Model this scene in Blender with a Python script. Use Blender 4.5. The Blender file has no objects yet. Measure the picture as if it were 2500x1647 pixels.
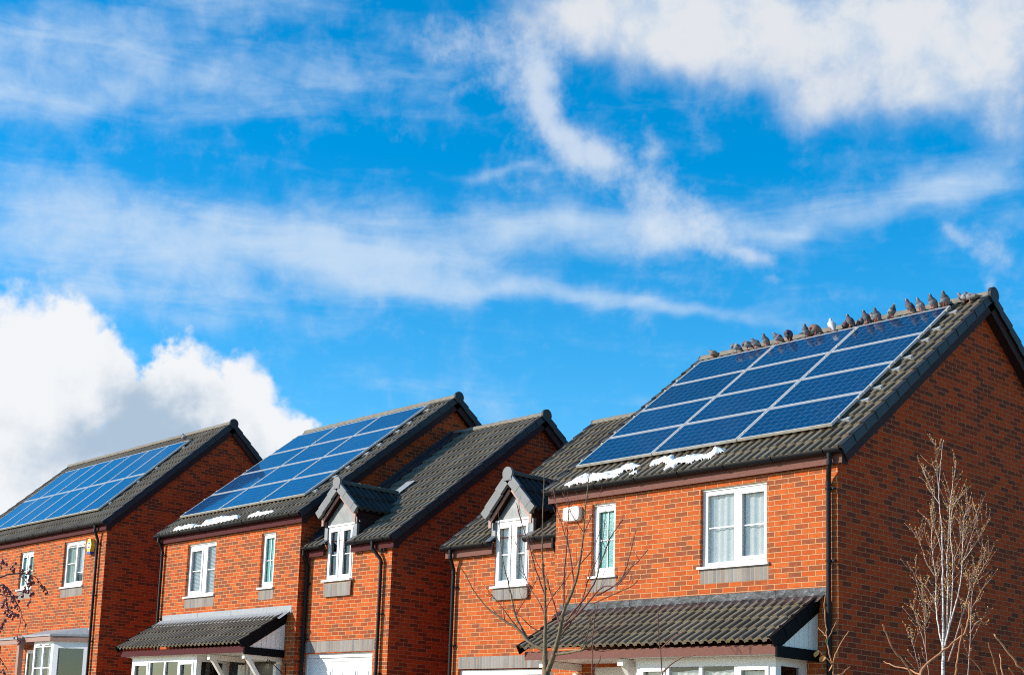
import bpy, math, random
from mathutils import Vector, Matrix
random.seed(11)
sc = bpy.context.scene
COL = sc.collection
PI = math.pi
LIMB_T1=[([(-2.105,-3.4,1.571),(-2.111,-3.4,1.717),(-2.138,-3.4,1.896),(-2.153,-3.4,2.06),(-2.153,-3.4,2.265),(-2.165,-3.4,2.575),(-2.186,-3.4,2.888),(-2.237,-3.4,3.204),(-2.256,-3.4,3.521),(-2.263,-3.4,3.839),(-2.258,-3.4,4.158),(-2.253,-3.4,4.456)],0.062,0.006),([(-2.084,-3.4,1.773),(-1.947,-3.42,2.013),(-1.877,-3.44,2.172),(-1.821,-3.459,2.31),(-1.766,-3.479,2.469),(-1.669,-3.499,2.644),(-1.533,-3.519,2.837),(-1.441,-3.539,3.091),(-1.376,-3.558,3.346),(-1.337,-3.578,3.543),(-1.288,-3.598,3.859),(-1.238,-3.618,4.156),(-1.199,-3.638,4.341)],0.036,0.006),([(-2.152,-3.4,2.04),(-2.387,-3.445,2.145),(-2.587,-3.489,2.334),(-2.786,-3.534,2.442),(-3.053,-3.579,2.598),(-3.201,-3.623,2.75),(-3.318,-3.668,2.902),(-3.407,-3.713,3.076),(-3.493,-3.757,3.207)],0.026,0.005),([(-2.432,-3.4,2.139),(-2.575,-3.413,2.341),(-2.705,-3.427,2.534),(-2.762,-3.44,2.746),(-2.835,-3.453,2.983),(-2.926,-3.467,3.245),(-2.989,-3.48,3.572),(-3.005,-3.494,3.854)],0.018,0.005),([(-2.664,-3.4,2.345),(-2.756,-3.478,2.489),(-2.834,-3.555,2.632),(-2.911,-3.633,2.755),(-2.954,-3.711,2.813)],0.01,0.004),([(-2.022,-3.4,1.986),(-1.611,-3.478,2.001),(-1.321,-3.556,2.028),(-1.197,-3.634,2.117),(-1.101,-3.712,2.224),(-0.955,-3.79,2.386)],0.022,0.006),([(-1.878,-3.4,2.308),(-1.554,-3.413,2.506),(-1.33,-3.425,2.675),(-1.109,-3.438,2.821),(-0.862,-3.451,2.825),(-0.625,-3.463,3.024),(-0.49,-3.476,3.111),(-0.344,-3.489,3.224)],0.016,0.005),([(-1.784,-3.4,2.416),(-1.496,-3.337,2.733),(-1.398,-3.275,2.937),(-1.355,-3.212,3.205),(-1.285,-3.149,3.472),(-1.264,-3.087,3.581),(-1.177,-3.024,3.746)],0.014,0.005),([(-1.274,-3.4,2.715),(-0.995,-3.332,2.846),(-0.904,-3.265,3.027),(-0.867,-3.197,3.311),(-0.855,-3.13,3.559)],0.011,0.005),([(-1.325,-3.4,2.618),(-0.977,-3.32,2.747),(-0.817,-3.241,2.826),(-0.785,-3.161,2.902)],0.009,0.004),([(-1.829,-3.4,2.499),(-1.772,-3.463,2.959),(-1.674,-3.525,3.456),(-1.609,-3.588,3.729),(-1.529,-3.65,3.938)],0.012,0.005),([(-1.647,-3.4,2.856),(-1.739,-3.392,3.273),(-1.902,-3.383,3.66),(-2.036,-3.375,3.968),(-2.111,-3.367,4.189)],0.01,0.005),([(-1.505,-3.4,3.561),(-1.596,-3.5,3.74),(-1.707,-3.601,4.067)],0.007,0.004),([(-2.173,-3.4,2.762),(-2.281,-3.474,3.094),(-2.337,-3.547,3.383),(-2.425,-3.621,3.718),(-2.466,-3.695,3.998)],0.011,0.005),([(-2.732,-3.4,2.516),(-2.454,-3.518,2.681),(-2.166,-3.636,2.861),(-1.992,-3.754,2.92)],0.008,0.004),([(-1.505,-3.4,3.54),(-1.241,-3.529,3.743),(-1.019,-3.657,3.883)],0.007,0.004),([(-1.879,-3.4,2.318),(-2.065,-3.323,2.62),(-2.235,-3.246,2.844),(-2.407,-3.169,3.052),(-2.641,-3.092,3.247),(-2.834,-3.015,3.488)],0.012,0.005),([(-2.161,-3.4,2.472),(-2.339,-3.341,2.693),(-2.585,-3.282,2.902),(-2.777,-3.222,3.155),(-2.925,-3.163,3.411),(-3.106,-3.104,3.652)],0.011,0.004),([(-1.573,-3.4,3.117),(-1.513,-3.308,3.266),(-1.467,-3.216,3.417),(-1.451,-3.124,3.696)],0.008,0.004),([(-1.916,-3.4,2.177),(-1.743,-3.355,2.398),(-1.627,-3.31,2.601),(-1.568,-3.265,2.866),(-1.507,-3.22,3.072),(-1.395,-3.175,3.396),(-1.371,-3.13,3.935)],0.012,0.004),([(-2.153,-3.4,2.265),(-2.342,-3.469,2.348),(-2.423,-3.538,2.449),(-2.596,-3.607,2.574),(-2.767,-3.676,2.617)],0.009,0.004),([(-2.165,-3.4,2.575),(-1.981,-3.443,2.748),(-1.721,-3.486,2.933),(-1.493,-3.528,3.137),(-1.336,-3.571,3.301)],0.008,0.004),([(-2.927,-3.4,2.46),(-3.024,-3.343,2.598),(-3.134,-3.286,2.651)],0.006,0.003),([(-1.418,-3.4,2.142),(-1.298,-3.33,2.264),(-1.072,-3.261,2.322),(-0.928,-3.191,2.422)],0.008,0.003)]
LIMB_T2=[([(2.663,-2.0,1.645),(2.665,-2.0,1.769),(2.676,-2.0,2.06),(2.677,-2.0,2.408),(2.678,-2.0,2.759),(2.684,-2.0,3.112),(2.682,-2.0,3.396),(2.662,-2.0,3.648),(2.655,-2.0,3.829),(2.669,-2.0,4.044),(2.692,-2.0,4.276),(2.724,-2.0,4.435)],0.024,0.003),([(2.671,-2.0,2.06),(2.595,-1.959,2.328),(2.547,-1.917,2.598),(2.524,-1.876,2.87),(2.478,-1.834,3.057),(2.429,-1.793,3.337),(2.427,-1.752,3.525)],0.012,0.003),([(2.699,-2.0,2.094),(2.7,-1.962,2.323),(2.696,-1.924,2.766),(2.67,-1.886,3.038),(2.685,-1.848,3.488),(2.687,-1.81,3.763),(2.698,-1.772,3.985),(2.719,-1.734,4.226)],0.012,0.003),([(2.71,-2.0,2.146),(2.789,-2.048,2.399),(2.851,-2.096,2.738),(2.889,-2.145,2.992),(2.899,-2.193,3.334),(2.95,-2.241,3.585),(3.081,-2.289,3.704)],0.011,0.003),([(2.73,-2.0,2.232),(2.832,-1.988,2.577),(2.885,-1.975,2.837),(2.902,-1.963,3.1),(2.91,-1.951,3.365),(2.916,-1.938,3.525),(2.966,-1.926,3.628)],0.011,0.003),([(2.733,-2.0,1.92),(2.857,-1.976,2.316),(2.941,-1.952,2.61),(2.988,-1.928,2.836),(3.069,-1.904,3.007),(3.098,-1.88,3.235)],0.011,0.003),([(2.958,-2.0,1.678),(2.959,-1.999,1.767),(2.996,-1.999,2.224),(3.01,-1.998,2.481),(3.042,-1.997,2.738),(3.136,-1.997,2.905),(3.248,-1.996,3.087)],0.01,0.003),([(2.523,-2.0,1.68),(2.523,-2.045,1.768),(2.517,-2.09,2.056),(2.538,-2.135,2.314),(2.55,-2.18,2.571),(2.561,-2.226,2.741)],0.009,0.003),([(2.409,-2.0,1.681),(2.395,-2.006,1.772),(2.335,-2.012,2.032),(2.293,-2.018,2.209)],0.007,0.003),([(2.6,-2.0,2.869),(2.545,-2.096,3.022),(2.548,-2.192,3.187),(2.541,-2.287,3.353)],0.008,0.003),([(2.662,-2.0,3.684),(2.519,-1.899,3.859),(2.404,-1.797,4.015),(2.268,-1.696,4.233)],0.007,0.003),([(2.921,-2.0,3.006),(2.971,-1.915,3.276),(3.003,-1.829,3.532),(2.94,-1.744,3.657)],0.007,0.003),([(2.94,-2.0,3.04),(3.101,-1.983,3.257),(3.214,-1.967,3.458)],0.007,0.003),([(2.806,-2.0,2.997),(2.895,-2.047,3.16),(2.961,-2.093,3.254),(2.983,-2.14,3.491)],0.006,0.003),([(2.684,-2.0,3.112),(2.554,-1.905,3.42),(2.452,-1.809,3.587),(2.43,-1.714,3.859)],0.006,0.003),([(2.463,-2.0,2.065),(2.366,-1.975,2.334),(2.276,-1.949,2.554)],0.006,0.003),([(2.448,-2.0,2.329),(2.42,-1.866,2.52),(2.352,-1.732,2.626)],0.005,0.002),([(2.997,-2.0,2.223),(3.023,-1.878,2.371),(3.063,-1.756,2.329)],0.005,0.002),([(3.011,-2.0,2.481),(3.113,-1.997,2.648),(3.149,-1.994,2.715)],0.005,0.002),([(2.595,-2.0,2.587),(2.515,-2.02,2.731),(2.394,-2.04,2.878),(2.379,-2.06,2.984)],0.006,0.002),([(2.655,-2.0,3.829),(2.611,-1.965,4.111),(2.584,-1.931,4.467)],0.005,0.002)]
LIMB_T3=[([(-1.834,-11.39,0.237),(-1.76,-11.464,0.858),(-1.713,-11.501,1.213),(-1.649,-11.516,1.57),(-1.594,-11.519,1.838),(-1.535,-11.483,1.983),(-1.474,-11.421,2.041)],0.05,0.012),([(-1.594,-11.519,1.838),(-1.5,-11.451,1.984),(-1.4,-11.361,2.07),(-1.334,-11.298,2.104),(-1.27,-11.232,2.114),(-1.208,-11.165,2.111),(-1.169,-11.123,2.091),(-1.139,-11.085,2.048),(-1.109,-11.046,1.997),(-1.084,-11.015,1.954)],0.012,0.003),([(-1.304,-11.226,2.117),(-1.228,-11.209,2.067),(-1.154,-11.189,2.002),(-1.096,-11.192,1.944),(-1.039,-11.2,1.896),(-1.0,-11.227,1.838),(-0.961,-11.254,1.781)],0.006,0.003),([(-1.615,-11.521,1.748),(-1.497,-11.443,1.895),(-1.385,-11.36,1.995),(-1.344,-11.34,1.996),(-1.309,-11.313,1.943),(-1.273,-11.286,1.895),(-1.233,-11.252,1.838),(-1.201,-11.228,1.785),(-1.177,-11.215,1.732),(-1.154,-11.207,1.687),(-1.12,-11.179,1.626)],0.012,0.003),([(-1.635,-11.522,1.659),(-1.567,-11.412,1.884),(-1.529,-11.288,1.922),(-1.546,-11.222,1.916),(-1.561,-11.158,1.921),(-1.575,-11.093,1.931),(-1.612,-11.057,1.941)],0.008,0.003),([(-1.4,-11.315,1.993),(-1.268,-11.378,1.925),(-1.113,-11.413,1.86),(-0.984,-11.485,1.811)],0.004,0.002),([(-1.365,-11.246,1.904),(-1.233,-11.309,1.841),(-1.103,-11.371,1.767),(-0.949,-11.407,1.704)],0.005,0.002),([(-1.323,-11.148,1.745),(-1.365,-11.132,1.676),(-1.412,-11.124,1.615),(-1.459,-11.108,1.527),(-1.488,-11.088,1.512)],0.005,0.002),([(-1.54,-11.476,1.93),(-1.325,-11.44,2.146),(-1.171,-11.437,2.19)],0.006,0.003),([(-1.658,-11.504,1.481),(-1.541,-11.367,1.598),(-1.482,-11.28,1.621),(-1.471,-11.233,1.571)],0.006,0.002),([(-1.683,-11.499,1.348),(-1.539,-11.323,1.331),(-1.477,-11.253,1.318),(-1.453,-11.222,1.275),(-1.43,-11.188,1.214)],0.008,0.003)]
LIMB_S1=[([(6.595,-9.066,0.938),(6.625,-9.092,1.174),(6.637,-9.094,1.24),(6.667,-9.075,1.308),(6.738,-9.007,1.39),(6.796,-8.952,1.462),(6.829,-8.922,1.505),(6.849,-8.919,1.587),(6.864,-8.925,1.679)],0.011,0.005),([(6.733,-8.893,0.948),(6.767,-8.945,1.183),(6.796,-8.973,1.309),(6.826,-8.99,1.398),(6.856,-9.012,1.505),(6.861,-9.045,1.539)],0.007,0.003),([(6.637,-9.094,1.24),(6.539,-9.066,1.278),(6.427,-9.052,1.304),(6.341,-9.006,1.332)],0.006,0.003),([(6.636,-9.063,1.121),(6.631,-9.152,1.207),(6.627,-9.243,1.301),(6.62,-9.328,1.358),(6.617,-9.418,1.459),(6.632,-9.472,1.504)],0.007,0.004),([(6.808,-8.8,0.954),(6.833,-8.853,1.189),(6.881,-8.832,1.256),(6.866,-8.89,1.323),(6.838,-8.96,1.373)],0.006,0.003)]
LIMB_S2=[([(7.273,-9.027,0.952),(7.285,-9.073,1.173),(7.274,-9.108,1.253),(7.254,-9.144,1.289),(7.224,-9.203,1.372),(7.192,-9.265,1.45)],0.01,0.005),([(7.241,-9.068,0.949),(7.244,-9.168,1.115),(7.222,-9.275,1.194),(7.233,-9.341,1.275),(7.247,-9.397,1.33),(7.258,-9.456,1.384)],0.007,0.003),([(7.231,-9.126,1.118),(7.185,-9.171,1.229),(7.174,-9.163,1.306),(7.159,-9.15,1.351)],0.006,0.003),([(7.247,-9.106,1.119),(7.279,-9.197,1.199),(7.291,-9.308,1.259)],0.005,0.003)]
LIMB_S3=[([(5.128,-7.661,0.977),(5.137,-7.711,1.2),(5.141,-7.745,1.348),(5.141,-7.765,1.423),(5.135,-7.803,1.534),(5.136,-7.823,1.612),(5.141,-7.841,1.701),(5.148,-7.869,1.835),(5.159,-7.875,1.914)],0.009,0.004),([(5.143,-7.754,1.39),(5.171,-7.779,1.478),(5.208,-7.785,1.545),(5.252,-7.782,1.612),(5.292,-7.78,1.662)],0.006,0.003),([(5.138,-7.817,1.601),(5.118,-7.739,1.665),(5.108,-7.654,1.754)],0.005,0.003),([(5.141,-7.765,1.423),(5.141,-7.87,1.483),(5.152,-7.952,1.51)],0.005,0.003),([(5.141,-7.745,1.348),(5.163,-7.691,1.36),(5.202,-7.63,1.421)],0.005,0.003),([(5.139,-7.819,1.612),(5.048,-7.752,1.667),(4.961,-7.675,1.711)],0.004,0.002)]
LIMB_S4=[([(3.664,-7.871,0.94),(3.692,-7.92,1.247),(3.699,-7.941,1.357),(3.707,-7.983,1.553),(3.712,-8.011,1.675),(3.725,-8.04,1.846)],0.009,0.004),([(3.707,-7.983,1.553),(3.836,-7.977,1.649),(3.938,-7.987,1.682)],0.005,0.003),([(3.705,-7.939,1.376),(3.835,-7.897,1.482),(3.905,-7.907,1.492),(3.991,-7.897,1.504)],0.006,0.003),([(3.699,-7.941,1.357),(3.817,-7.988,1.426)],0.004,0.003)]
LIMB_S5=[([(3.299,-8.328,0.912),(3.336,-8.364,1.219),(3.349,-8.378,1.33),(3.369,-8.406,1.526),(3.385,-8.419,1.65),(3.412,-8.425,1.798),(3.432,-8.423,1.885)],0.008,0.004),([(3.353,-8.38,1.355),(3.352,-8.312,1.422),(3.334,-8.267,1.488)],0.005,0.003),([(3.369,-8.406,1.526),(3.405,-8.318,1.514),(3.446,-8.235,1.538)],0.004,0.002)]
WISP=[(-65.7942,26.2983,0.133,0.0134,0.0621,-0.5387,0.85),(-59.1394,25.5216,0.1285,0.0259,0.1653,-1.0449,0.75),(-66.0906,24.0836,0.1733,0.0007,0.0434,-1.0635,0.6),(-53.5018,25.5395,0.2404,0.0744,0.3067,-1.3575,0.65),(-57.1647,28.1823,0.1634,0.0228,0.1316,-1.2947,0.4),(-64.3485,20.3178,0.1506,-0.003,0.0005,-0.615,0.6),(-59.3734,19.3536,0.0968,0.0001,-0.0037,-0.5744,0.9),(-50.1342,20.2546,0.1123,0.0138,0.0527,-0.7062,0.9),(-43.3808,20.5285,0.2061,0.0053,-0.015,-0.8708,0.7),(-63.7476,17.4363,0.1597,-0.0149,-0.0771,-1.0044,0.5),(-50.0636,18.7608,0.1709,-0.0016,-0.0336,-1.1958,0.6),(-44.1912,18.053,0.1755,-0.008,-0.1708,-2.3079,0.95),(-38.8354,17.4918,0.3464,-0.0528,-0.5999,-3.3436,0.8),(-33.6845,21.329,0.1898,0.0403,0.1845,-1.4897,1.0),(-28.5901,22.1411,0.2896,0.0547,0.1249,-1.2995,0.95),(-36.165,20.5152,0.3779,0.0561,0.2295,-2.821,0.6),(-50.7672,14.8545,0.2359,-0.023,-0.1078,-1.0634,0.4),(-47.1992,13.6206,0.3826,-0.0203,-0.0897,-1.4676,0.35),(-57.9412,16.634,0.2178,-0.0047,-0.0242,-1.3217,0.4),(-47.9264,23.1784,0.5035,0.0604,0.333,-4.398,0.6),(-41.8381,13.7186,0.9789,0.0196,0.0162,-2.9751,0.4)]
CUMU=[(-66.3564,12.6748,0.2284,0.0206,0.0223,-0.2307,1.2),(-64.6685,14.3495,0.4524,0.0393,0.0393,-0.3986,1.2),(-62.9306,13.8517,0.649,0.0533,0.0491,-0.5404,1.2),(-61.9758,12.591,0.6482,0.0512,0.0495,-0.5916,1.2),(-59.832,13.7847,0.6056,0.0444,0.0379,-0.4913,1.2),(-57.8603,12.9153,0.5207,0.0351,0.0282,-0.4189,1.2),(-56.3847,11.6501,0.6034,0.0379,0.0254,-0.4176,1.2),(-55.2915,10.862,0.9563,0.057,0.0336,-0.5838,1.1),(-61.0797,13.1744,0.9674,0.0743,0.0649,-0.788,1.15),(-54.9898,11.6501,1.0404,0.0613,0.0393,-0.687,1.05),(-61.7248,9.3976,0.1115,0.0086,0.0173,-0.2689,1.2),(-57.3224,10.0513,0.3844,0.025,0.0238,-0.3902,1.2)]
PUFF=[(-46.5392,26.9229,0.6128,0.0238,-0.0011,-0.9135,0.9),(-46.2133,25.5145,0.7745,0.2153,0.1272,-0.681,0.9),(-44.7302,24.2473,0.2856,-0.2593,-0.6617,-0.885,1.2),(-43.1036,23.4373,0.5303,-0.1998,-0.3378,-0.982,1.0),(-40.7819,21.6327,0.7828,0.3159,0.227,-0.7242,1.0),(-39.5497,20.15,0.4969,-0.1855,-0.432,-1.159,1.1),(-37.5032,19.6053,0.8395,-0.1178,-0.4785,-2.7872,0.9),(-40.6446,23.706,1.7542,-0.3094,-0.168,-0.8862,0.6),(-49.0381,27.6665,0.6,-0.0953,-0.1692,-1.2757,0.6),(-49.317,25.8631,0.8509,0.4023,0.9996,-2.9345,0.4),(-28.9384,20.2686,0.8966,-0.5642,-1.2528,-1.8492,0.7),(-27.5886,19.4577,1.4399,-0.2889,-0.2917,-1.0647,0.8),(-28.1444,18.2763,3.0184,-0.0695,-0.2103,-2.5879,0.6),(-36.4932,18.7628,3.0055,0.0109,-0.1907,-5.1584,0.5)]
GREY=[(-61.4141,11.9626,0.3536,0.1609,0.1618,-0.3595,0.75),(-59.6713,11.5916,0.3153,-0.2289,-0.3805,-0.5303,0.55),(-64.2292,11.2116,0.2956,-0.0263,-0.0765,-0.85,0.4),(-65.299,10.1081,0.399,0.0348,0.0651,-0.7468,0.4),(-56.6767,10.7767,0.4613,-0.137,-0.1823,-0.6243,0.5),(-37.0369,26.4953,0.2289,0.0013,-0.1126,-1.4549,0.25)]
TOP=[(-41.7978,28.2411,0.187,-0.0264,-0.1006,-0.5876,1.2),(-35.3321,27.8802,0.1444,-0.0114,-0.0734,-0.4402,1.5),(-28.324,26.8535,0.2033,0.01,-0.0401,-0.4883,1.5),(-38.7677,26.5921,0.4837,-0.1974,-0.4608,-1.2236,0.6),(-35.1639,25.6079,0.5293,-0.1043,-0.2791,-1.1683,0.5),(-30.89,25.2359,0.3201,0.0424,0.0275,-1.4726,0.6),(-45.0453,28.3072,0.3454,-0.1367,-0.2839,-0.8794,0.8),(-27.0214,23.7603,0.608,-0.017,-0.123,-0.9621,0.5)]

# ------------------------------------------------------------------ mesh builder
def MA():
    q=MB(); q.auto=True; return q
class MB:
    def __init__(s): s.v=[]; s.f=[]; s.uv=[]; s.m=[]; s.t=[]; s.e=[]; s.g=[]; s.cur=0; s.auto=False
    def nx(s): s.cur+=1; return s
    def face(s, pts, uv=None, m=0, t=0.5, e=0.0):
        i=len(s.v); s.v+= [tuple(p) for p in pts]; s.f.append(tuple(range(i,i+len(pts)))); s.uv.append(uv); s.m.append(m); s.t.append(t); s.e.append(e); s.g.append(s.cur)
    def faces_idx(s, verts, faces, m=0, t=0.5, e=0.0):
        i=len(s.v); s.v+= [tuple(p) for p in verts]
        if s.auto: s.cur+=1
        for f in faces: s.f.append(tuple(i+k for k in f)); s.uv.append(None); s.m.append(m); s.t.append(t); s.e.append(e); s.g.append(s.cur)
    def box(s, x0,x1,y0,y1,z0,z1, m=0, t=0.5):
        if x0>x1: x0,x1=x1,x0
        if y0>y1: y0,y1=y1,y0
        if z0>z1: z0,z1=z1,z0
        V=[(x,y,z) for x in (x0,x1) for y in (y0,y1) for z in (z0,z1)]
        s.faces_idx(V,[(0,1,3,2),(4,6,7,5),(0,4,5,1),(2,3,7,6),(0,2,6,4),(1,5,7,3)],m,t)
    def obox(s, O, A, B, C, m=0, t=0.5):   # oriented box from corner O and edge vectors
        O=Vector(O);A=Vector(A);B=Vector(B);C=Vector(C)
        V=[O+A*i+B*j+C*k for i in (0,1) for j in (0,1) for k in (0,1)]
        s.faces_idx(V,[(0,1,3,2),(4,6,7,5),(0,4,5,1),(2,3,7,6),(0,2,6,4),(1,5,7,3)],m,t)
    def tube(s, pts, radii, n=8, m=0, t=0.5, cap=True):
        pts=[Vector(p) for p in pts]; N=len(pts)
        if not hasattr(radii,'__len__'): radii=[radii]*N
        rings=[]; up=None
        for i,p in enumerate(pts):
            d=(pts[min(i+1,N-1)]-pts[max(i-1,0)]).normalized()
            if up is None:
                up=Vector((0,0,1)) if abs(d.z)<.9 else Vector((1,0,0))
            a=d.cross(up)
            if a.length<1e-5: a=d.cross(Vector((0,1,0)))
            a.normalize(); b=a.cross(d).normalized(); up=b
            rings.append([p+(a*math.cos(2*PI*k/n)+b*math.sin(2*PI*k/n))*radii[i] for k in range(n)])
        V=[q for r in rings for q in r]; F=[]
        for i in range(N-1):
            for k in range(n):
                F.append((i*n+k,i*n+(k+1)%n,(i+1)*n+(k+1)%n,(i+1)*n+k))
        if cap: F.append(tuple(range(n))[::-1]); F.append(tuple((N-1)*n+k for k in range(n)))
        s.faces_idx(V,F,m,t)
    def prism(s, poly, axis_vec, m=0, t=0.5):
        A=Vector(axis_vec); P=[Vector(p) for p in poly]; n=len(P)
        V=P+[p+A for p in P]
        F=[tuple(range(n)),tuple(range(2*n-1,n-1,-1))]+[(k,k+n,(k+1)%n+n,(k+1)%n) for k in range(n)]
        s.faces_idx(V,F,m,t)
    def panel(s, O,U,V,N,u0,u1,v0,v1,holes=(),depth=.1,uo=0.,vo=0.,m=0,swap=False):
        O=Vector(O);U=Vector(U);V=Vector(V);N=Vector(N)
        us=sorted(set([u0,u1]+[min(max(h[k],u0),u1) for h in holes for k in (0,1)]))
        vs=sorted(set([v0,v1]+[min(max(h[k],v0),v1) for h in holes for k in (2,3)]))
        P=lambda u,v,d=0:O+U*u+V*v+N*d
        for a,b in zip(us,us[1:]):
            for c,d in zip(vs,vs[1:]):
                mu=(a+b)/2;mv=(c+d)/2
                if any(h[0]<mu<h[1] and h[2]<mv<h[3] for h in holes): continue
                s.face([P(a,c),P(b,c),P(b,d),P(a,d)],[(a+uo,c+vo),(b+uo,c+vo),(b+uo,d+vo),(a+uo,d+vo)],m)
        for h in holes:
            a,b,c,d=h[:4]; c=max(c,v0)
            for (p,q) in (((a,c),(a,d)),((b,d),(b,c)),((a,d),(b,d)),((b,c),(a,c))):
                uv=[(p[0]+uo,p[1]+vo),(q[0]+uo,q[1]+vo),(q[0]+uo+depth,q[1]+vo),(p[0]+uo+depth,p[1]+vo)]
                s.face([P(*p),P(*q),P(q[0],q[1],depth),P(p[0],p[1],depth)],uv,m)
    def split(s, name, mats, parent=None, dz=0.0, smooth=False):
        out=[]
        for g in sorted(set(s.g)):
            q=MB(); mp={}
            for f,u,m,gg in zip(s.f,s.uv,s.m,s.g):
                if gg!=g: continue
                nf=[]
                for k in f:
                    if k not in mp: mp[k]=len(q.v); q.v.append(s.v[k])
                    nf.append(mp[k])
                q.f.append(tuple(nf)); q.uv.append(u); q.m.append(m); q.t.append(.5); q.e.append(0.); q.g.append(0)
            out.append(q.build(name,mats,parent,dz,smooth))
        return out
    def build(s, name, mats, parent=None, dz=0.0, smooth=False, attrs=False):
        me=bpy.data.meshes.new(name)
        vs=[(x,y,z+dz) for x,y,z in s.v] if dz else s.v
        me.from_pydata(vs,[],s.f); me.update()
        if not isinstance(mats,(list,tuple)): mats=[mats]
        for k in mats: me.materials.append(k)
        if any(s.m): me.polygons.foreach_set('material_index',s.m)
        if any(u is not None for u in s.uv):
            L=me.uv_layers.new(name='UVMap'); fl=[]
            for f,u in zip(s.f,s.uv):
                for k in range(len(f)): fl+= (u[k] if u else (0.,0.))
            L.data.foreach_set('uv',fl)
        if attrs:
            a=me.attributes.new('tint','FLOAT','FACE'); a.data.foreach_set('value',s.t)
            a=me.attributes.new('edge','FLOAT','FACE'); a.data.foreach_set('value',s.e)
        if smooth: me.polygons.foreach_set('use_smooth',[True]*len(s.f))
        ob=bpy.data.objects.new(name,me); COL.objects.link(ob)
        if parent: ob.parent=parent
        return ob
def tag(o,label=None,cat=None,group=None,kind=None):
    if label: o['label']=label
    if cat: o['category']=cat
    if group: o['group']=group
    if kind: o['kind']=kind
    return o
def empty(name,loc,label,cat,group=None,rz=0):
    o=bpy.data.objects.new(name,None); COL.objects.link(o); o.location=loc; o.rotation_euler=(0,0,rz); o.empty_display_size=.2
    return tag(o,label,cat,group)
# ------------------------------------------------------------------ materials
class NT:
    def __init__(s,nt): s.nt=nt; s.n=nt.nodes; s.l=nt.links
    def node(s,t,**kw):
        n=s.n.new(t)
        for k,v in kw.items(): setattr(n,k,v)
        return n
    def inp(s,n,i,v):
        if isinstance(v,bpy.types.NodeSocket): s.l.new(v,n.inputs[i])
        elif v is not None: n.inputs[i].default_value=v
    def math(s,op,a,b=None,c=None,clamp=False):
        n=s.node('ShaderNodeMath',operation=op,use_clamp=clamp); s.inp(n,0,a); s.inp(n,1,b); s.inp(n,2,c); return n.outputs[0]
    def noise(s,vec,scale,detail=3.,rough=.5,dist=0.,dims='3D'):
        n=s.node('ShaderNodeTexNoise',noise_dimensions=dims); s.inp(n,'Vector',vec); n.inputs['Scale'].default_value=scale; n.inputs['Detail'].default_value=detail; n.inputs['Roughness'].default_value=rough; n.inputs['Distortion'].default_value=dist
        return n.outputs['Fac']
    def ramp(s,fac,stops,interp='LINEAR'):
        n=s.node('ShaderNodeValToRGB'); r=n.color_ramp; r.interpolation=interp
        while len(r.elements)<len(stops): r.elements.new(.5)
        for e,(p,c) in zip(r.elements,stops): e.position=p; e.color=(*c,1) if len(c)==3 else c
        s.inp(n,0,fac); return n.outputs[0]
    def mix(s,fac,a,b,blend='MIX'):
        n=s.node('ShaderNodeMix',data_type='RGBA',blend_type=blend); s.inp(n,0,fac)
        for i,v in ((6,a),(7,b)):
            if isinstance(v,tuple) and len(v)==3: v=(*v,1)
            s.inp(n,i,v)
        return n.outputs[2]
    def smooth(s,x,lo,hi):
        n=s.node('ShaderNodeMapRange',interpolation_type='SMOOTHSTEP'); s.inp(n,0,x); n.inputs[1].default_value=lo; n.inputs[2].default_value=hi; return n.outputs[0]
    def bump(s,h,strength=.5,dist=.01):
        n=s.node('ShaderNodeBump'); s.inp(n,'Height',h); n.inputs['Strength'].default_value=strength; n.inputs['Distance'].default_value=dist; return n.outputs[0]
def newmat(name):
    m=bpy.data.materials.new(name); m.use_nodes=True; t=NT(m.node_tree); b=t.n['Principled BSDF']; return m,t,b
def setp(t,b,**kw):
    for k,v in kw.items():
        k={'col':'Base Color','rough':'Roughness','metal':'Metallic','spec':'Specular IOR Level','nrm':'Normal','coat':'Coat Weight','coatr':'Coat Roughness','alpha':'Alpha'}[k]
        if isinstance(v,tuple) and len(v)==3: v=(*v,1)
        t.inp(b,k,v)
def plain(name,col,rough=.5,var=.12,scale=6.,bump=0.,spec=.5,metal=0.):
    m,t,b=newmat(name); tc=t.node('ShaderNodeTexCoord').outputs['Object']
    n=t.noise(tc,scale,4.,.6); lo=tuple(c*(1-var) for c in col); hi=tuple(min(1,c*(1+var)) for c in col)
    c=t.ramp(n,[(.3,lo),(.7,hi)]); setp(t,b,col=c,rough=rough,spec=spec,metal=metal)
    if bump: setp(t,b,nrm=t.bump(t.noise(tc,scale*8,4.),bump,.004))
    return m
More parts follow.
